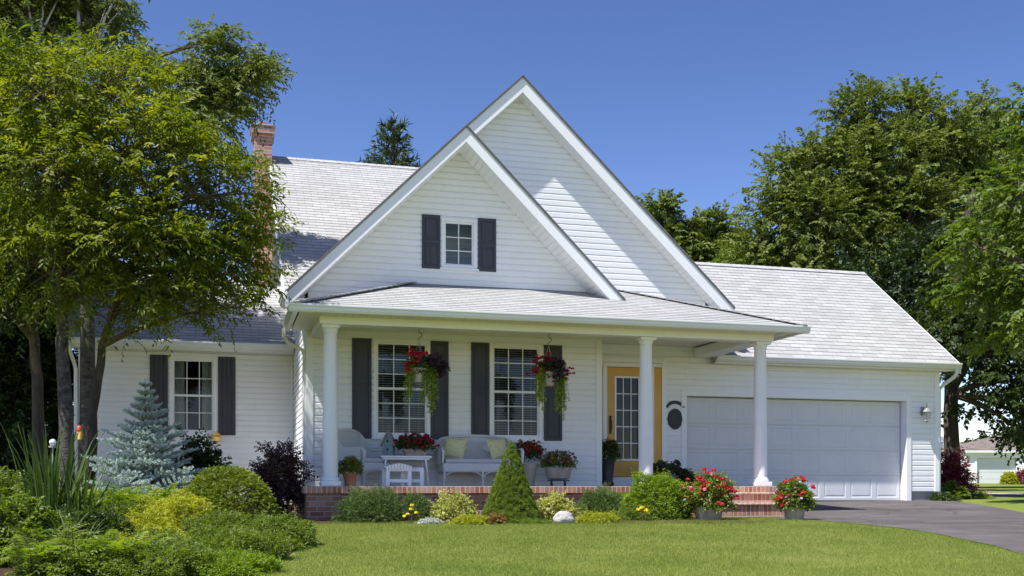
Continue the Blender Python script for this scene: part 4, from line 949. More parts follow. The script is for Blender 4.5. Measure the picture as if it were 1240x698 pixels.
# left bed, back to front
FR = 'ferny plants of the left bed'
def fronds(name, label, cat, px, Y, n, L_, leaf, pin=.09, spread=.75, group=None, seg=13, up=.9, zoff=0, pw=.022):
    b = gnd(px, Y, zoff); t_ = thing(name, label, cat, b, 0, group); PP = []; DD = []; NN = []; LL = []; rr = []; mb = MB()
    for k in range(n):
        a = random.uniform(0, 2 * math.pi); l = L_ * random.uniform(.7, 1.15); s = spread * random.uniform(.25, 1.1)
        h = Vector((math.cos(a), math.sin(a), 0)); p0 = Vector((random.gauss(0, .06), random.gauss(0, .06), 0)) + h * .03
        c1 = p0 + h * l * .25 * s + Vector((0, 0, l * up * .75)); c2 = p0 + h * l * s + Vector((0, 0, l * up * random.uniform(.45, .85)))
        ln = bez(p0, c1, c2, seg + 2); mb.tube(ln[::3] + [ln[-1]], .0035, 3, cap=False); r_ = random.random()
        sd = h.cross(Vector((0, 0, 1)))
        for i in range(3, seg + 2):
            tn = (ln[i] - ln[i - 1]).normalized(); pl = pin * math.sin(math.pi * (.12 + .86 * (i - 2) / seg)) ** .8 + .012
            for sg in (-1, 1):
                PP.append(ln[i]); DD.append(tn * .45 + sd * sg * .9 + Vector((0, 0, -.12 + random.uniform(-.1, .1)))); NN.append(sd.cross(tn) + Vector((random.gauss(0, .2),) * 3)); LL.append(pl); rr.append(r_ * .6 + random.random() * .4)
    ar = lambda q: np.array([list(x) for x in q])
    mb.build('stems', M['twig'], t_); leafmesh('foliage', ar(PP), ar(DD), ar(NN), np.array(LL), pw, np.array(rr), leaf, t_, curl=.1); return t_
fl = [(118, 14.0, 'fresh green fern clump below the blue spruce, left end'), (155, 13.9, 'fresh green fern clump in front of the blue spruce, middle'), (195, 14.1, 'fresh green fern clump between the spruce and the boxwood'), (92, 13.7, 'fresh green fern clump right behind the tall iris blades'), (140, 13.4, 'bright fern clump leaning over the golden bush'), (172, 13.5, 'bright fern clump touching the left side of the golden bush')]
for px, Y, lb in fl: fronds('fern', lb, 'fern', px, Y, 74, .74, LM['fern'], .11, .7, group=FR, pw=.03)
shrub('golden_cypress', 'golden yellow feathery bush tucked against the boxwood', 'shrub', 218, 13.1, .62, .45, .60, LM['gold'], .045, .012, 3200, 9, .16, .16, droop=.5, up=.1)
shrub('golden_cypress', 'golden feathery bush lower down at the front of the bed', 'shrub', 172, 12.3, .55, .42, .46, LM['gold'], .045, .012, 1500, 9, .15, .2, droop=.6, up=.1)
shrub('cinquefoil', 'soft green spreading mound in front of the boxwood', 'shrub', 272, 12.6, .58, .55, .40, LM['mid'], .030, .014, 3200, 8, .10, .12, lo=.7)
shrub('cinquefoil', 'low soft green mound reaching onto the lawn', 'shrub', 330, 12.5, .52, .5, .36, LM['mid'], .028, .014, 2800, 8, .09, .14, lo=.7)
shrub('cinquefoil', 'green mound in shade between the golden bush and the ferns', 'shrub', 150, 13.0, .5, .45, .5, LM['mid'], .034, .016, 1900, 8, .12, .15)
shrub('green_shrub', 'deep green leafy shrub in the bottom left corner', 'shrub', 22, 11.3, .62, .5, .66, LM['mid'], .06, .03, 1800, 8, .14, .2)
shrub('green_shrub', 'mid green leafy shrub behind the iris at the left edge', 'shrub', 5, 12.8, .7, .5, .85, LM['mid'], .055, .025, 1700, 8, .14, .2)
shrub('green_shrub', 'shaded green mound at the feet of the iris', 'shrub', 105, 11.9, .52, .45, .48, LM['deep'], .05, .022, 1700, 8, .13, .2)
shrub('green_shrub', 'low bushy green plant at the bottom between iris and golden bush', 'shrub', 185, 11.3, .62, .55, .30, LM['mid'], .035, .016, 1700, 8, .11, .2)
shrub('green_shrub', 'broad green filler plant beneath the ferns', 'shrub', 95, 13.4, .6, .5, .55, LM['fern'], .05, .022, 1500, 8, .13, .2)
fronds('astilbe', 'ferny dark green plant at the bottom left', 'plant', 60, 10.7, 44, .55, LM['mid'], .09, .85, group=None)
fronds('astilbe', 'ferny light green plant in front of the tall iris', 'plant', 120, 11.1, 40, .48, LM['fern'], .08, .85)
fronds('astilbe', 'ferny green plant at the left edge of the picture', 'plant', 5, 11.9, 40, .62, LM['fern'], .10, .8)
def straps(name, label, cat, base, n, L_, leaf, w_=.022, arch=.2, seg=7, r=.12):
    t_ = thing(name, label, cat, base); mb = MB()
    me_v = []; f_ = []; rn = []
    for k in range(n):
        a = random.uniform(0, 2 * math.pi); l = L_ * random.uniform(.55, 1.1); h = Vector((math.cos(a), math.sin(a), 0)); p0 = h * random.uniform(0, r)
        ar = arch * random.uniform(.3, 1.5); c1 = p0 + h * l * ar * .3 + Vector((0, 0, l * .65)); c2 = p0 + h * l * ar * 1.4 + Vector((0, 0, l * max(.15, 1 - ar * ar * 1.1)))
        ln = bez(p0, c1, c2, seg); sd = Vector((math.cos(a + 1.57 + random.uniform(-1, 1)), math.sin(a + 1.57 + random.uniform(-1, 1)), 0)); i0 = len(me_v); q = random.random()
        for i, p in enumerate(ln):
            ww_ = w_ * (1 - (i / (seg - 1)) ** 2.2) * .5 + .0008; me_v += [p - sd * ww_, p + h * w_ * .15, p + sd * ww_]; rn += [q] * 3
        for i in range(seg - 1):
            A = i0 + 3 * i; f_ += [(A, A + 1, A + 4, A + 3), (A + 1, A + 2, A + 5, A + 4)]
    me = bpy.data.meshes.new('blades'); me.from_pydata([tuple(p) for p in me_v], [], f_); at_ = me.attributes.new('rnd', 'FLOAT', 'POINT'); at_.data.foreach_set('value', rn); me.materials.append(leaf)
    o = bpy.data.objects.new('blades', me); C.objects.link(o); o.parent = t_; return t_
straps('iris', 'tall upright iris blades standing over the left bed', 'plant', gnd(62, 12.3, 0), 70, 1.38, LM['strap'], .05, .15, r=.26)
straps('iris', 'second clump of upright blades just right of the tall iris', 'plant', gnd(98, 12.3, 0), 36, 1.15, LM['strap'], .042, .3, r=.15)
straps('daylily', 'arching grassy leaves spilling out at the bottom left', 'plant', gnd(90, 10.6, .0), 60, .62, LM['strap'], .018, .8, r=.1)
straps('daylily', 'pale arching grassy leaves beneath the iris', 'plant', gnd(75, 11.4, .12), 46, .62, LM['strap'], .016, .75, r=.12)

shrub('cinquefoil', 'low green mound cut by the bottom edge, nearest the lawn', 'shrub', 275, 11.4, .62, .6, .34, LM['mid'], .030, .014, 3000, 8, .10, .15, lo=.7)
shrub('golden_cypress', 'golden feathery tuft at the bottom between two green mounds', 'shrub', 160, 10.8, .46, .35, .32, LM['gold'], .045, .012, 1200, 9, .15, .2, droop=.6, up=.1)
shrub('green_shrub', 'deep green plant along the bottom edge beside the arching leaves', 'shrub', 105, 10.35, .6, .4, .28, LM['mid'], .05, .022, 1500, 8, .13, .2)
for px_, Y_, lb_ in ((40, 10.2, 'ferny tuft in the very corner of the bed'), (150, 10.5, 'ferny tuft between the arching leaves and the golden tuft'), (20, 12.3, 'ferny plant low behind the corner shrub'), (100, 12.6, 'ferny plant at the foot of the second iris clump')):
    fronds('astilbe', lb_, 'plant', px_, Y_, 40, .5, LM['fern'], .085, .85, group='ferny perennials of the left bed')
shrub('cinquefoil', 'bushy green mound on the bottom edge left of centre of the bed', 'shrub', 205, 10.45, .55, .5, .3, LM['mid'], .030, .014, 2600, 8, .10, .15, lo=.7)
shrub('cinquefoil', 'last small green mound before the lawn at the bottom edge', 'shrub', 285, 10.55, .42, .45, .2, LM['fern'], .028, .013, 2000, 8, .09, .15, lo=.7)
# ---- garden ornaments in the left bed
t_ = thing('garden_light', 'white globe garden light on a thin stake between the trunks', 'garden light', gnd(64, 13.3)); zz = at(0, 536, 13.3).z - g(13.3)
mb = MB(); mb.tube([(0, 0, -.1), (0, 0, zz - .05)], .01, 6); mb.lathe([(0, -.07), (.05, -.065), (.05, -.045), (.0, -.04)], 12, (0, 0, zz)); mb.build('stake', M['metal'], t_)
mb = MB(); mb.lathe([(.0, -.045), (.03, -.038), (.045, 0), (.035, .03), (.0, .045)], 16, (0, 0, zz)); mb.build('globe', mottled('milky_globe', (.7, .72, .72), (.78, .8, .8), 5, .15, .6), t_, smooth=True)
t_ = thing('bird_feeder', 'small red and yellow hanging feeder on a pole beside the wing corner', 'bird feeder', gnd(95, 13.8)); z1_ = at(0, 519, 13.8).z - g(13.8)
mb = MB(); mb.tube([(0, 0, -.1), (0, 0, z1_ - .02)], .008, 6); mb.build('pole', M['black'], t_)
mb = MB(); mb.lathe([(.0, -.15), (.026, -.145), (.03, -.05), (.022, -.03), (0, -.03)], 12, (.02, 0, z1_)); mb.build('bottle', mottled('amber_plastic', (.75, .42, .04), (.8, .5, .06), 4, .3), t_, smooth=True)
mb = MB(); mb.lathe([(.0, -.03), (.036, -.025), (.033, .012), (.015, .035), (0, .04)], 10, (.01, 0, z1_)); mb.build('cap', mottled('red_plastic', (.6, .05, .03), (.68, .08, .04), 4, .35), t_, smooth=True)
t_ = thing('yellow_bird_feeder', 'yellow box feeder on the siding at the foot of the right wing shutter', 'bird feeder', W(-1.70, 4.88, at(0, 530, 20.4).z), TH)
mb = MB(); mb.box(-.07, .07, -.05, .05, -.07, .05); mb.prism([(-.085, -.06, .05), (.085, -.06, .05), (0, -.06, .12)], (0, .12, 0)); mb.build('box', mottled('yellow_paint', (.60, .36, .05), (.68, .44, .09), 4, .5), t_, bevel=.004)
mb = MB(); mb.box(-.02, .02, .051, .085, -.06, .10); mb.build('bracket', M['black'], t_)

# ---- bed in front of the porch
def pb(px, Y, *a, **k): return shrub(*a[:3], px, Y, *a[3:], **k)
PBY = 15.6
shrub('juniper', 'fine-needled dark green shrub at the left end of the porch bed', 'shrub', 448, 15.55, .52, .36, .50, LM['juniper'], .035, .006, 3000, 10, .12, .12, up=.6, lo=.5)
shrub('juniper', 'small dark green shrub just left of the variegated bush', 'shrub', 500, 15.7, .26, .25, .40, LM['juniper'], .035, .007, 1200, 10, .10, .15, up=.6)
y_ = thing('marigold', 'three yellow blooms on short stems left of the variegated bush', 'flower', gnd(498, 15.2))
def blooms(name, leaf, cs, r, n, L, parent, flat=.2):
    cs = np.array(cs); idx = np.repeat(np.arange(len(cs)), n); d = rdir(len(idx)); d[:, 2] = np.abs(d[:, 2]) * .8 + flat * .2; d = unit(d); rr = np.broadcast_to(r, (len(cs),))[idx]
    p = cs[idx] + d * (rr * .55)[:, None]; q = unit(np.cross(d, R.normal(size=d.shape))); nn = d + R.normal(size=d.shape) * .35
    rn = R.random(len(cs))[idx] * .6 + R.random(len(idx)) * .4
    return leafmesh(name, p - q * L * .5, q, nn, L * (.8 + .4 * R.random(len(idx))), L * .85, rn, leaf, parent)
blooms('blossoms', LM['yellow'], [(-.05, 0, .13), (.0, -.02, .20), (.07, 0, .15), (.01, .02, .26), (-.10, .0, .10)], .045, 26, .03, y_)
mb = MB(); [mb.tube([(x * .4, 0, -.02), (x, y, z)], .004, 4) for x, y, z in ((-.05, 0, .13), (.0, -.02, .20), (.07, 0, .15), (.01, .02, .26))]; mb.build('stems', M['twig'], y_)
shrub('euonymus', 'creamy yellow variegated bush left of the cone spruce', 'shrub', 549, 15.75, .34, .28, .40, LM['cream'], .035, .022, 1500, 6, .08, .15)
shrub('euonymus', 'creamy yellow variegated bush right of the cone spruce', 'shrub', 674, 16.1, .34, .26, .40, LM['cream'], .035, .022, 1300, 6, .08, .15)
shrub('dusty_miller', 'tiny silver-white clump at the lawn edge', 'plant', 521, 15.15, .17, .12, .08, LM['silver'], .03, .014, 500, 5, .05, .2, stems=False)
shrub('sedum', 'low lime-yellow cushion left of the cone spruce', 'plant', 570, 15.1, .30, .18, .14, LM['sedum'], .018, .011, 1900, 5, .04, .1, stems=False)
shrub('sedum', 'low lime-yellow cushion right of the white boulder', 'plant', 722, 15.35, .34, .2, .15, LM['sedum'], .018, .011, 2100, 5, .04, .1, stems=False)
shrub('coral_bells', 'small rust-coloured plant at the foot of the cone spruce', 'plant', 600, 15.15, .15, .14, .15, LM['rust'], .03, .018, 420, 5, .06, .2, stems=False)
shrub('creeping_thyme', 'flat dark green mat between the cone spruce and the boulder', 'plant', 640, 15.2, .36, .15, .07, LM['mid'], .02, .01, 1100, 5, .05, .2, stems=False)
shrub('juniper', 'spreading fine-needled shrub right of the boulder', 'shrub', 728, 16.3, .42, .32, .50, LM['juniper'], .035, .006, 2700, 10, .12, .12, up=.6, lo=.5)
shrub('spirea', 'big bright green rounded bush before the middle column', 'shrub', 793, 16.15, .57, .42, .70, LM['fern'], .034, .016, 3600, 8, .12, .12, lo=.72)
shrub('catmint', 'low grey-green filler under the bright round bush', 'plant', 765, 15.75, .34, .2, .22, LM['mid'], .022, .01, 1200, 7, .08, .2, stems=False)
y_ = thing('yellow_tulip', 'pair of egg-yolk yellow blooms in front of the bright round bush', 'flower', gnd(779, 15.5))
blooms('blossoms', LM['yellow'], [(-.075, 0, .17), (-.02, .0, .20), (.045, -.01, .16), (.06, 0, .13)], .05, 30, .035, y_)
mb = MB(); [mb.tube([(x * .4, 0, -.02), (x, 0, z)], .004, 4) for x, z in ((-.075, .17), (-.02, .2), (.045, .16))]; mb.build('stems', M['twig'], y_)
# dwarf Alberta spruce: a dense cone of needle tufts
def alberta():
    b = gnd(619, 15.6); t_ = thing('dwarf_spruce', 'dense bright green cone-shaped spruce standing before the wicker bench', 'spruce', b)
    K = 1300; Hh = 1.17; h = 1 - np.sqrt(R.random(K)); a = R.random(K) * 2 * np.pi
    prof = (.40 * (1 - h) ** .9 + .012) * np.where(h < .08, .86 + 1.75 * h, 1) * (.93 + .14 * R.random(K))
    c = np.stack([prof * np.cos(a), prof * np.sin(a), h * Hh], 1); out = unit(np.stack([np.cos(a), np.sin(a), np.full(K, .7)], 1) + R.normal(size=c.shape) * .2)
    m = 150; idx = np.repeat(np.arange(K), m); d = unit(out[idx] * .9 + R.normal(size=(K * m, 3)) * .62); tl = (.030 + .034 * R.random(K))[idx] * (1 - .4 * h[idx])
    p = c[idx] - out[idx] * .02 + d * (tl * (.35 + .65 * R.random(K * m)))[:, None]
    leafmesh('needles', p, d + R.normal(size=d.shape) * .5, R.normal(size=d.shape), .013 + .008 * R.random(K * m), .0055, R.random(K)[idx] * .5 + R.random(K * m) * .5, LM['alberta'], t_, 'needle')
    mb = MB(); mb.tube([(0, 0, -.1), (0, 0, 1.1)], [.04, .008], 8); 
    for k in range(90):
        f = random.random(); a_ = random.uniform(0, 6.28); r_ = .34 * (1 - f); mb.tube([(0, 0, f * 1.05), (r_ * math.cos(a_), r_ * math.sin(a_), f * 1.1 + .03)], [.008, .003], 4)
    mb.build('trunk', M['twig'], t_)
alberta()
# boulder
def rock(px, Y, rx, ry, rz, label):
    import bmesh
    bm_ = bmesh.new(); bmesh.ops.create_icosphere(bm_, subdivisions=4, radius=1)
    from mathutils import noise as mn
    for v in bm_.verts:
        d = 1 + .22 * mn.noise(v.co * 1.3 + Vector((3, 1, 7))) + .07 * mn.noise(v.co * 4); v.co = Vector((v.co.x * rx * d, v.co.y * ry * d, v.co.z * rz * d + rz * .6))
    me = bpy.data.meshes.new('boulder'); bm_.to_mesh(me); bm_.free(); me.materials.append(M['rock'])
    for p_ in me.polygons: p_.use_smooth = True
    o = bpy.data.objects.new('boulder', me); C.objects.link(o); o.location = gnd(px, Y, -.02); tag(o, label, 'boulder')
rock(683, 15.3, .15, .13, .12, 'smooth whitish boulder in the bed right of the cone spruce')

# ---- flower tubs by the steps
def tub(px, Y, label, cols, rx, rz, potr, poth):
    b = gnd(px, Y); t_ = thing('flower_tub', label, 'planter', b, 0)
    mb = MB(); mb.lathe([(potr * .82, 0), (potr * .92, poth * .5), (potr, poth), (potr * .9, poth), (potr * .86, poth * .75), (0, poth * .75)], 22); mb.build('tub', M['stonepot'], t_, smooth=True)
    mb = MB(); mb.lathe([(potr * .885, poth * .25), (potr * .90, poth * .25), (potr * .91, poth * .33), (potr * .885, poth * .33)], 22); mb.build('tub_band', M['metal'], t_)
    d, p = dome(1000, rx, rx * .8, rz, .18, random.random() * 9, .35, -.25); p[:, 2] += poth + .08
    D = unit(d + R.normal(size=d.shape) * .5); leafmesh('foliage', *twig_leaves(p - D * .06, D, .12 + 0 * p[:, 0], 5, .045, .028, .2), LM['mid'], t_)
    for nm, lf, k, r_, L_ in cols:
        d, p = dome(k, rx * 1.04, rx * .85, rz * 1.05, .18, random.random() * 9, .82, -.15); p[:, 2] += poth + .09
        blooms(nm, lf, p, r_, 16, L_, t_)
    return t_
tub(858, 16.0, 'weathered tub of red geraniums left of the brick steps', [('blossoms', LM['red'], 85, .05, .038), ('pink_blossoms', LM['pink'], 22, .038, .03), ('blue_blossoms', LM['lilac'], 8, .03, .022)], .40, .44, .22, .2)
tub(962, 16.05, 'small tub of red and lilac flowers right of the brick steps', [('blossoms', LM['red'], 62, .048, .036), ('blue_blossoms', LM['lilac'], 36, .035, .026), ('pink_blossoms', LM['pink'], 5, .03, .026)], .27, .36, .16, .2)

# ------------------------------------------------------------------ things on the porch (floor is z = 0)
def grid_shell(mb, path, zlo, zhi, t=.03, nz=6, lean=.0):
    """wicker wall: path in plan (x,y), heights per point; double sided shell"""
    n = len(path); L_ = [0]
    for a, b in zip(path, path[1:]): L_.append(L_[-1] + math.dist(a, b))
    for side in (0, 1):
        for i in range(n - 1):
            for j in range(nz):
                q = []; uv = []
                for (ii, jj) in ((i, j), (i + 1, j), (i + 1, j + 1), (i, j + 1)):
                    a = path[max(ii - 1, 0)]; b = path[min(ii + 1, n - 1)]; tx, ty = b[0] - a[0], b[1] - a[1]; l = math.hypot(tx, ty); nx, ny = -ty / l, tx / l
                    f = jj / nz; z = zlo + (zhi[ii] - zlo) * f; o = (t if side else 0) + lean * f
                    q.append((path[ii][0] + nx * o, path[ii][1] + ny * o, z)); uv.append((L_[ii], z))
                if side: q.reverse(); uv.reverse()
                mb.face(q, uv)
def wicker_seat(name, label, cat, loc, rz, wd, dp, back_h, arm_h, dia=False):
    t_ = thing(name, label, cat, loc, rz); hw = wd / 2; sh = .38
    path = []; zhi = []
    for k in range(33):
        f = k / 32 * 2 - 1; s_ = 1 if f > 0 else -1; a = abs(f)
        # arm front -> back corner -> middle of back
        if a > .55: q = (a - .55) / .45; x = hw; y = dp / 2 - .10 - q * (dp - .16)
        else: q = a / .55; x = hw * min(1, q * 1.04) if q < .8 else hw * (.832 + .168 * math.sin((q - .8) / .2 * math.pi / 2)); y = dp / 2 if q < .8 else dp / 2 - .10 * (1 - math.cos((q - .8) / .2 * math.pi / 2))
        path.append((x * -s_ if s_ > 0 else x, y)); 
        if a < .42: zhi.append(back_h - .05 * (a / .42) ** 3)
        elif a < .66: q = (a - .42) / .24; q = q * q * (3 - 2 * q); zhi.append(back_h - .05 - (back_h - .05 - arm_h) * q)
        else: zhi.append(arm_h - .02 * (a - .66))
    path = path[::-1]; zhi = zhi[::-1]
    mb = MB(); grid_shell(mb, path, sh - .02, zhi, .028); mb.build('backrest', M['wicker'], t_, smooth=True)
    mb = MB(); top = [(p[0], p[1] + .0, z) for p, z in zip(path, zhi)]
    mb.tube(top, .026, 8)
    for s_ in (0, -1):
        x, y, z = top[s_]; mb.tube([(x, y, z), (x, y - .05, z - .03), (x, y - .06, z - .12), (x, y - .02, sh)], [.026, .028, .022, .018], 8)
    mb.build('arm_roll', M['wicker'], t_, smooth=True)
    mb = MB(); mb.box(-hw + .01, hw - .01, -dp / 2 + .02, dp / 2 - .01, sh - .14, sh); mb.build('seat', M['wicker'], t_, bevel=.02)
    xs = (-hw + .03, hw - .03) + ((0,) if wd > 1.1 else ())
    for x in xs:
        for y in (-dp / 2 + .04, dp / 2 - .04):
            mb = MB(); mb.tube([(x, y, sh - .1), (x, y, .004)], [.02, .017], 8); mb.build('leg', M['wicker'], t_, smooth=True)
    mb = MB()
    for y in (-dp / 2 + .04,):
        xx = sorted(xs)
        for a, b in zip(xx, xx[1:]):
            m_ = .16
            mb.tube([(a, y, .13), (a + m_ * .3, y, .2), (a + m_, y, .245)], .011, 6); mb.tube([(b, y, .13), (b - m_ * .3, y, .2), (b - m_, y, .245)], .011, 6); mb.tube([(a, y, .24), (b, y, .24)], .01, 6)
    mb.build('brace', M['wicker'], t_, smooth=True)
    mb = MB(); mb.box(-hw + .05, hw - .05, -dp / 2 + .03, dp / 2 - .09, sh + .001, sh + .075); mb.build('cushion', M['cushion'], t_, bevel=.025, smooth=True)
    if dia:
        for s_ in (-1, 1): x = s_ * .24; MB().prism([(x - .12, dp / 2 - .04, .66), (x, dp / 2 - .04, .74), (x + .12, dp / 2 - .04, .66), (x, dp / 2 - .04, .58)], (0, .012, 0)).build('woven_diamond', M['trim'], t_)
    return t_
wicker_seat('wicker_bench', 'white wicker two-seat bench with yellow pillows between the porch windows', 'bench', W(2.58, 1.02, 0.001), TH, 1.36, .66, .86, .62, dia=True)
wicker_seat('wicker_chair', 'white wicker armchair behind the left porch column', 'chair', W(.62, .92, 0.001), TH + rad(42), .70, .66, .92, .60)
def pillow(label, u, v, z, rx, tilt):
    mb = MB(); n = 10; s = .19
    for sd in (1, -1):
        for i in range(n):
            for j in range(n):
                q = []
                for a, b in ((i, j), (i + 1, j), (i + 1, j + 1), (i, j + 1)):
                    x, y = a / n * 2 - 1, b / n * 2 - 1; th = .065 * ((1 - x ** 4) * (1 - y ** 4)) ** .6; pz = 1 - .07 * (1 - abs(x * y))
                    q.append((x * s * (1 - .06 * (1 - y * y)), -th * sd, y * s * (1 - .06 * (1 - x * x)) + s))
                if sd < 0: q.reverse()
                mb.face(q)
    o = mb.build('pillow', M['pillow'], smooth=True); o.location = W(u, v, z); o.rotation_euler = (rad(-18), rad(tilt), TH + rad(rx)); tag(o, label, 'pillow')
pillow('yellow patterned pillow at the left arm of the wicker bench', 2.13, 1.05, .46, -22, 8)
pillow('yellow patterned pillow at the right end of the wicker bench', 2.98, 1.03, .46, 18, -9)
# side table
t_ = thing('side_table', 'small white table carrying the birdhouse and the red flowers', 'table', W(1.30, .95, .001), TH)
mb = MB(); mb.box(-.42, .42, -.22, .22, .465, .495); mb.box(-.39, .39, -.19, .19, .43, .464); mb.build('tabletop', M['trim'], t_, bevel=.005)
for sx in (-1, 1):
    for sy in (-1, 1):
        mb = MB(); mb.tube([(sx * .33, sy * .16, .44), (sx * .37, sy * .19, .003)], [.017, .013], 8); mb.build('leg', M['trim'], t_, smooth=True)
# birdhouse
def birdhouse():
    t_ = thing('birdhouse', 'tall narrow weathered blue birdhouse with steep roof on the small table', 'birdhouse', W(1.04, .93, .498), TH - rad(24))
    mb = MB(); w2, d2, h1, h2 = .085, .085, .20, .36
    pts = [(-w2, -d2, 0), (w2, -d2, 0), (w2, -d2, h1), (0, -d2, h2), (-w2, -d2, h1)]; mb.prism(pts, (0, 2 * d2, 0)); mb.box(-w2 - .02, w2 + .02, -d2 - .03, d2 + .02, -.0, .014)
    mb.build('wall', M['bluegrey'], t_)
    mb = MB()
    for s in (-1, 1):
        A = Vector((0, 0, h2 + .03)); B = Vector((s * (w2 + .035), 0, h1 - .045)); d = (B - A); nn = Vector((-d.z, 0, d.x)).normalized() * (.008 * s)
        mb.obox((A + B) / 2 , d / 2, (0, d2 + .03, 0), nn)
    mb.build('roof', M['tin'], t_)
    mb = MB()
    for z in (.10, .235): mb.prism([(.02 * math.cos(q), -d2 - .004, z + .02 * math.sin(q)) for q in np.linspace(0, 2 * math.pi, 17)[:-1]], (0, .003, 0))
    mb.build('dark_hole_disc', M['dark'], t_)  # flat dark discs on the front, the shade inside the holes as colour
    mb = MB(); mb.tube([(0, -d2, .065), (0, -d2 - .05, .06)], .005, 6); mb.tube([(0, 0, h2), (0, 0, h2 + .16)], .006, 6); mb.build('perch', M['tin'], t_)
birdhouse()
def pot_flowers(name, label, cat, loc, pot, cols, rx, ry, rz, zc, n=500, lf='mid', leafL=.045, m_='clay'):
    t_ = thing(name, label, cat, loc, TH)
    if pot: pot(t_)
    d, p = dome(n, rx, ry, rz, .2, random.random() * 9, .3, -.35); p[:, 2] += zc
    D = unit(d + R.normal(size=d.shape) * .6); leafmesh('foliage', *twig_leaves(p - D * .03, D, .09 + 0 * p[:, 0], 4, leafL, leafL * .6, .2), LM[lf], t_)
    for nm, l, k, r_, L_ in cols:
        d, p = dome(k, rx * 1.02, ry, rz * 1.02, .2, random.random() * 9, .8, -.3); p[:, 2] += zc + .01; blooms(nm, LM[l], p, r_, 14, L_, t_)
    return t_
def rpot(r, h, mat): return lambda t_: (MB().lathe([(r * .68, 0), (r * .95, h * .8), (r * 1.05, h * .8), (r * 1.08, h), (r * .92, h), (r * .9, h * .8), (0, h * .8)], 20).build('pot', mat, t_, smooth=True))
def bpot(w_, d, h, mat): 
    def f(t_):
        mb = MB(); mb.prism([(-w_ * .9, -d, 0), (w_ * .9, -d, 0), (w_, -d, h), (-w_, -d, h)], (0, 2 * d, 0)); mb.box(-w_ - .015, w_ + .015, -d - .012, d + .012, h - .035, h + .004); mb.build('pot', mat, t_, bevel=.004)
    return f
pot_flowers('flower_box', 'box of deep red flowers on the white table', 'planter', W(1.48, .93, .498), bpot(.19, .08, .10, M['stonepot']), [('blossoms', 'crimson', 95, .045, .038)], .30, .16, .17, .18, 420, 'deep')
pot_flowers('flower_pot', 'terracotta pot of mixed red flowers beside the left column', 'planter', W(.33, .22, .001), rpot(.115, .21, M['clay']), [('blossoms', 'crimson', 9, .03, .03), ('pink_blossoms', 'orange', 6, .02, .02), ('yellow_blossoms', 'lilac', 7, .02, .02)], .17, .15, .17, .28, 300)
pot_flowers('flower_pot', 'pot of dark magenta flowers half hidden by the cone spruce', 'planter', W(3.42, .95, .001), rpot(.16, .38, M['stonepot']), [('blossoms', 'crimson', 75, .042, .036)], .25, .2, .20, .55, 420, 'deep')
t_ = pot_flowers('planter', 'grey pot of pink flowers on a small black stand under the right shutter', 'planter', W(3.93, .85, .001),
    lambda t: (MB().lathe([(.13, .11), (.20, .13), (.225, .27), (.24, .31), (.20, .31), (.0, .25)], 22).build('pot', M['stonepot'], t, smooth=True)), [('blossoms', 'magenta', 44, .034, .03), ('pink_blossoms', 'pink', 50, .032, .026)], .31, .22, .18, .40, 420, 'mid')
mb = MB(); mb.lathe([(.19, .085), (.19, .105)], 20); 
for a in range(4): q = a * math.pi / 2 + .5; x, y = .15 * math.cos(q), .15 * math.sin(q); mb.tube([(x, y, .09), (x * 1.15, y * 1.15, .05), (x * 1.05, y * 1.05, .03)], .014, 6); mb.tube([(x * 1.05 - .012, y * 1.05, .03), (x * 1.05 + .012, y * 1.05, .03)], .028, 10)
mb.build('stand', M['black'], t_)
# two little white stools
def stool(label, u, v, rz, wd=.42, fan=True):
    t_ = thing('footstool', label, 'stool', W(u, v, .001), TH + rz); mb = MB(); n = 9
    for k in range(n):
        a = -wd / 2 + wd * (k + .5) / n; h = .30 + (.05 * math.cos(a / wd * math.pi) if fan else 0)
        if fan: mb.box(a - wd / n * .42, a + wd / n * .42, -.17, -.15, .255, h + .01); mb.box(a - wd / n * .42, a + wd / n * .42, -.15, .15, .285, .30)
        else: mb.box(a - wd / n * .46, a + wd / n * .46, -.15, .15, .285, .30)
    mb.build('seat', M['trim'], t_, bevel=.003)
    for sx in (-1, 1):
        for y in (-.14, .14): m_ = MB(); m_.box(sx * wd * .42 - .03, sx * wd * .42 + .03, y - .012, y + .012, .003, .284); m_.build('leg', M['trim'], t_, bevel=.003)
    m_ = MB(); m_.box(-wd * .36, wd * .36, -.148, -.128, .06, .11); m_.box(-wd * .36, wd * .36, -.148, -.128, .235, .284); m_.build('rail', M['trim'], t_)
stool('little white slatted footstool with scalloped edge in front of the table', 1.09, .42, rad(4)); stool('plain white low stool behind the scalloped footstool', 1.38, .60, rad(-12), .36, False)
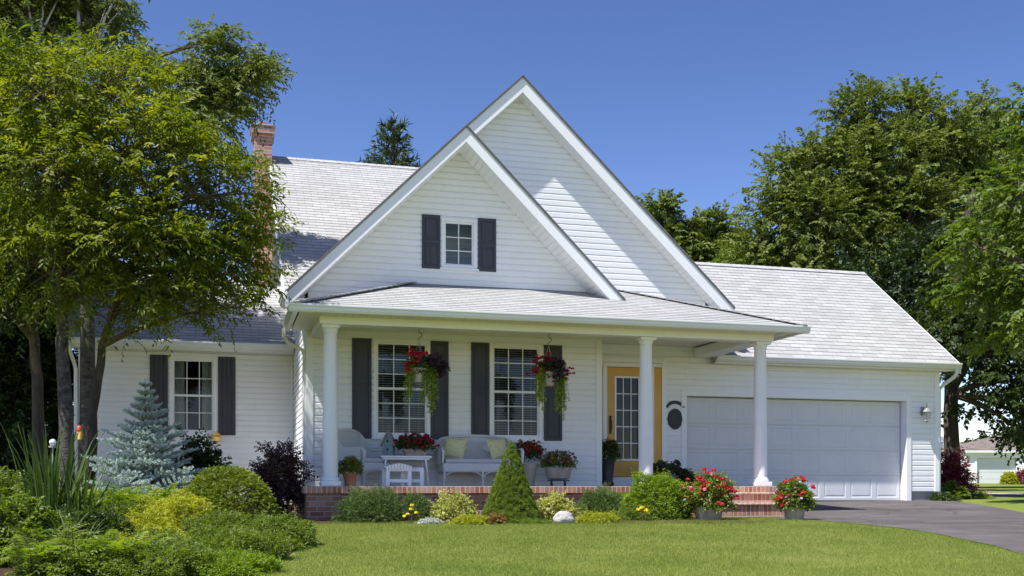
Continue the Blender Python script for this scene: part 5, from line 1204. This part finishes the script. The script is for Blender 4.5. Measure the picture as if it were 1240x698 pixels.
# hanging baskets
def basket(u, label, mirror):
    zt = 2.46; t_ = thing('hanging_basket', label, 'hanging basket', W(u, .0, zt), TH); mb = MB()
    mb.tube([(0, 0, 0), (0, 0, -.07)], .006, 6); mb.tube([(0, 0, -.05), (.03, 0, -.06), (.045, 0, -.095), (.025, 0, -.13), (-.01, 0, -.15), (0, 0, -.19)], .008, 6)
    mb.build('hook', mottled('bronze_hook', (.16, .10, .04), (.24, .16, .07), 6, .4), t_)
    mb = MB(); 
    for a in range(3): q = a * 2.094 + .6; mb.tube([(0, 0, -.19), (.145 * math.cos(q), .145 * math.sin(q), -.62)], .0035, 4)
    mb.build('hanger', M['metal'], t_)
    mb = MB(); mb.lathe([(.0, -.84), (.085, -.84), (.135, -.66), (.155, -.655), (.155, -.62), (.14, -.62), (.13, -.66), (0, -.66)], 20); mb.build('pot', M['plasticpot'], t_, smooth=True)
    s = mirror
    def blob(nm, lf, cx, cz, rx, rz, n, L_, W_): 
        d, p = dome(n, rx, rx * .8, rz, .2, random.random() * 9, .2, -1); p += np.array([cx, -.02, cz]); D = unit(d + R.normal(size=d.shape) * .5); leafmesh(nm, *twig_leaves(p, D, .07 + 0 * p[:, 0], 3, L_, W_, .2), LM[lf], t_)
    blob('foliage', 'deep', 0, -.56, .2, .11, 240, .05, .03)
    blob('dark_foliage', 'coleus', (.24 if s > 0 else .08), -.56, .16 if s > 0 else .18, .15, 300, .075, .035)
    rc = [(-.13, -.42, .08), (.0, -.44, .09), (-.20, -.62, .07), (-.06, -.50, .08)] if s > 0 else [(-.17, -.42, .09), (-.02, -.42, .08), (-.26, -.62, .07), (.28, -.64, .09), (-.1, -.62, .08)]
    cs = []
    for x, z, r_ in rc: cs += [(x + random.gauss(0, r_ * .5), random.uniform(-.16, .02), z + random.gauss(0, r_ * .5)) for _ in range(15)]
    blooms('blossoms', LM['red' if s > 0 else 'crimson'], cs, .04, 15, .034, t_)
    # trailing lime foliage
    PP = []; DD = []; TLn = []
    tails = [(-.17, .60), (-.14, .48), (.14, .66), (.19, .72), (.10, .5), (.22, .55), (.05, .58)] if s > 0 else [(-.15, .55), (-.19, .48), (-.12, .62), (.18, .78), (.22, .6), (.10, .62), (.15, .5)]
    tm = MB()
    for x, l in tails:
        for r_ in range(9):
            x0 = x + random.gauss(0, .018); y0 = random.uniform(-.15, .03); l_ = l * random.uniform(.7, 1.08)
            ln = bez((x0 * .8, y0 * .7, -.62), (x0 * 1.15, y0, -.60), (x0 * 1.1 + random.gauss(0, .015), y0, -.60 - l_), 8); tm.tube(ln, .002, 3, cap=False)
            for i in range(1, 8):
                for _ in range(7):
                    PP.append(ln[i] + Vector((random.gauss(0, .008), random.gauss(0, .008), random.uniform(0, l_ / 7)))); DD.append(Vector((random.gauss(0, 1), random.gauss(0, 1), random.uniform(-1, .1))))
    tm.build('trailing_stem', M['twig'], t_); PA = np.array([list(p) for p in PP]); DA = np.array([list(p) for p in DD])
    leafmesh('trailing_foliage', PA, DA, R.normal(size=PA.shape), .036, .02, R.random(len(PA)), LM['chart'], t_)
basket(1.375, 'hanging basket with red flowers and dark plume at right, over the left porch window', 1)
basket(3.50, 'hanging basket with red flowers on both sides, over the right porch window', -1)
# by the door
t_ = thing('tall_planter', 'tall black pot with leafy plant standing left of the yellow door', 'planter', W(5.17, 1.80, .001), TH)
mb = MB(); mb.lathe([(.11, 0), (.13, .04), (.10, .1), (.14, .45), (.16, .5), (.13, .5), (.12, .42), (0, .42)], 18); mb.build('pot', M['black'], t_, smooth=True)
d, p = dome(300, .17, .15, .22, .2, 3, .3, -.4); p[:, 2] += .62; D = unit(d + R.normal(size=d.shape) * .6); leafmesh('foliage', *twig_leaves(p, D, .09 + 0 * p[:, 0], 4, .06, .035, .35), LM['deep'], t_)
pot_flowers('planter', 'low tub with dark red foliage and greenery before the garage wall', 'planter', W(6.18, 1.5, .001), bpot(.20, .14, .20, M['stonepot']), [('dark_foliage', 'coleus', 26, .06, .055)], .33, .22, .16, .27, 420, 'deep')
shrub('evergreen', 'small dark green potted bush beside the low tub', 'plant', 0, 0, .22, .2, .30, LM['deep'], .05, .03, 500, 6, .1, .2, base=W(6.52, 1.4, .0))

# ------------------------------------------------------------------ right-hand side, beyond the garage
shrub('japanese_maple', 'burgundy feathery shrub beside the thick trunk at the garage corner', 'shrub', 1152, 23.6, .46, .42, .78, LM['purple2'] if 'purple2' in LM else lm('burgundy', (.09, .012, .03), (.17, .02, .05), (.28, .05, .09), tr=.3), .075, .03, 700, 8, .2, .3, lo=.4, up=.2, zoff=.25)
shrub('hosta', 'lime green leafy plant at the foot of the garage corner', 'plant', 1152, 22.3, .30, .25, .36, LM['lime'], .10, .07, 260, 5, .12, .25)
shrub('ground_plant', 'low dark plant beside the driveway edge', 'plant', 1142, 21.5, .26, .2, .15, LM['deep'], .05, .03, 260, 5, .1, .2)
y_ = shrub('pink_perennial', 'small pink-flowered plants on the grass right of the trunk', 'plant', 1178, 23.2, .42, .25, .16, LM['mid'], .06, .02, 240, 5, .1, .2)
blooms('blossoms', LM['pink'], [(random.uniform(-.4, .4), random.uniform(-.15, .1), random.uniform(.1, .22)) for _ in range(16)], .03, 8, .03, y_)
shrub('neighbour_shrub', 'yellow-green rounded shrub by the neighbour\'s garage', 'shrub', 1222, 54, .42, .4, .62, LM['gold'], .09, .05, 800, 5, .15, .1)
shrub('neighbour_shrub', 'dusky pink rounded shrub at the right edge by the neighbour\'s garage', 'shrub', 1243, 54, .6, .5, .85, LM['pinkleaf'] if 'pinkleaf' in LM else lm('dusky_pink', (.12, .03, .05), (.26, .07, .10), (.34, .14, .16)), .09, .05, 900, 5, .15, .1)
def nhouse(name, label, px0, px1, Y, eave, ridge, dep, roofm, gar=None, hip=1.0):
    x0, x1 = (px0 - 620) / F * Y, (px1 - 620) / F * Y; gz = g(Y) - .1; t_ = thing(name, label, 'house', ((x0 + x1) / 2, Y, gz)); hw = (x1 - x0) / 2; H_ = eave - gz
    mb = MB(); holes = [(gar[0], gar[1], -1, gar[2])] if gar else []
    for q in minus_rects([(-hw, 0), (hw, 0), (hw, H_), (-hw, H_)], holes): lapped(mb, q, (0, 0, 0), (1, 0, 0), (0, 0, 1), (0, -1, 0), .12, .014)
    lapped(mb, [(0, 0), (dep, 0), (dep, H_), (0, H_)], (-hw, 0, 0), (0, 1, 0), (0, 0, 1), (-1, 0, 0), .12, .014); mb.box(hw - .02, hw, .02, dep, 0, H_); mb.box(-hw, hw, dep, dep + .02, 0, H_)
    mb.build('wall', M['siding'], t_)
    mb = MB(); o = .14; rz = ridge - gz; hp = hip * (dep / 2 + o)
    A = [(-hw - o, -o, H_), (hw + o, -o, H_), (hw + o - hp, dep / 2, rz), (-hw - o + hp, dep / 2, rz)]
    roof(mb, A, (1, 0, 0), (0, dep / 2 + o, rz - H_), A[0], .1, .2, .012)
    B = [(hw + o, dep + o, H_), (-hw - o, dep + o, H_), (-hw - o + hp, dep / 2, rz), (hw + o - hp, dep / 2, rz)]; roof(mb, B, (-1, 0, 0), (0, -(dep / 2 + o), rz - H_), B[0], .1, .2, .012)
    if hip > 0:
        C_ = [(-hw - o, dep + o, H_), (-hw - o, -o, H_), (-hw - o + hp, dep / 2, rz)]; roof(mb, C_, (0, -1, 0), (hp, 0, rz - H_), C_[0], .1, .2, .012)
        D_ = [(hw + o, -o, H_), (hw + o, dep + o, H_), (hw + o - hp, dep / 2, rz)]; roof(mb, D_, (0, 1, 0), (-hp, 0, rz - H_), D_[0], .1, .2, .012)
    mb.build('roof', roofm, t_)
    mb = MB(); mb.box(-hw - o - .03, hw + o + .03, -o - .07, -o - .002, H_ - .16, H_ - .02); mb.box(-hw - o, hw + o, -o, 0, H_ - .14, H_ - .115); mb.build('gutter', M['gutter'], t_)
    if gar:
        mb = MB(); mb.box(gar[0] + .01, gar[1] - .01, .12, .16, .0, gar[2] - .01); 
        for k in range(1, 4): mb.box(gar[0] + .02, gar[1] - .02, .112, .119, gar[2] * k / 4 - .02, gar[2] * k / 4 + .0)
        mb.build('garage_door', M['garage'], t_)
        mb = MB(); mb.box(gar[0] - .12, gar[0], -.04, .1, 0, gar[2] + .12); mb.box(gar[1], gar[1] + .12, -.04, .1, 0, gar[2] + .12); mb.box(gar[0], gar[1], -.04, .1, gar[2], gar[2] + .12); mb.build('garage_frame', M['trim'], t_)
    return t_
M['brownroof'] = brickmat('brown_shingle', [(.16, .13, .115), (.24, .20, .175), (.32, .27, .24)], .3, .2, (.12, .1, .09), ms=.008, bs=.4, varsc=.8, rough=.9)
M['blueroof'] = brickmat('slate_blue_shingle', [(.14, .16, .19), (.20, .23, .27), (.28, .31, .35)], .3, .2, (.1, .11, .13), ms=.008, bs=.4, varsc=.8, rough=.9)
nhouse('neighbour_garage', 'low white neighbouring garage with brown hip roof under the maple branches', 1171, 1310, 60, 2.05, 3.0, 6, M['brownroof'], (-2.7, -.45, 1.55))
nb = nhouse('neighbour_house', 'distant white house with slate blue roof showing left of the thick trunk', 1085, 1176, 75, 2.5, 4.3, 7, M['blueroof'], hip=.6)
far_tree('green tree beyond the neighbour\'s garage', 1215, 80, [E(1200, 540, 80, 26), E(1225, 545, 80, 22), E(1250, 535, 80, 30)], LM['maple'], L=.35, group='trees beyond the neighbours', cr=.8, twl=1.0, dens=22)
far_tree('low trees beyond the slate-roofed house', 1150, 100, [E(1140, 560, 100, 22), E(1165, 562, 100, 20)], LM['poplar'], L=.4, group='trees beyond the neighbours', cr=.8, twl=1.0, dens=22)

# ------------------------------------------------------------------ grass blades
lm('grass', (.125, .17, .035), (.20, .25, .055), (.30, .325, .09), (.42, .37, .18), tr=.35, rough=.6, spec=.2)
def grass(n, y0, y1, x0f, x1f, hgt, wdt, name='grass'):
    y = y0 + (y1 - y0) * R.random(n); xl = -3.6; xr = 8.2
    x = xl + (xr - xl) * R.random(n)
    def interp(rows, k): return np.interp(y, [r[0] for r in rows], [r[k] for r in rows])
    wob = .03 * np.sin(x * 7) + .03 * np.sin(y * 9 + 2)
    keep = ~((x > interp(DRV, 1) - .02 + wob * .6) & (x < interp(DRV, 2)))
    keep &= x > interp(BED, 2) + wob
    # porch front line and its bed
    v = -(x - OX) * ST + (y - OY) * CT; u = (x - OX) * CT + (y - OY) * ST
    bedtop = -.98 + .05 * np.sin(u * 2.1) + .16 * np.clip((u - 5) / 2, 0, 1)
    keep &= ~((u > -.5) & (u < 6.25) & (v > bedtop)); keep &= ~((u > -.6) & (u < 7.9) & (v > -.95) & (u > 6.25)); keep &= v < 1.3
    x, y = x[keep], y[keep]; z = np.interp(y, [k[0] for k in KN], [k[1] for k in KN]); m = len(x)
    D = np.stack([R.normal(size=m) * .38, R.normal(size=m) * .38, np.ones(m)], 1)
    patch = .5 + .5 * np.sin(x * 1.7 + np.sin(y * 1.3) * 2) * np.sin(y * 1.1 + x * .6); patch2 = np.exp(-(((x - 3.2) / 1.0) ** 2 + ((y - 11.8) / .9) ** 2)) * .38
    stripe = .10 * np.sin((x * .35 + y) * 5.2) * (.5 + .5 * np.sin(x * .9)); speck = .22 * (np.sin(x * 13.1 + 3 * np.sin(y * 5)) * np.sin(y * 11.7 + 2 * np.sin(x * 4)) > .72)
    rn = np.clip(.14 + .24 * patch + stripe + speck * R.random(m) + .36 * R.random(m) + patch2 * R.random(m), 0, 1)
    o = leafmesh(name, np.stack([x, y, z - .004], 1), D, R.normal(size=(m, 3)), hgt * (.5 + .7 * R.random(m)), wdt, rn, LM['grass'], None, 'needle'); tag(o, 'short mown green grass of the front lawn', 'grass', kind='stuff')
grass(620000, 9.6, 17.6, 0, 0, .036, .0055)
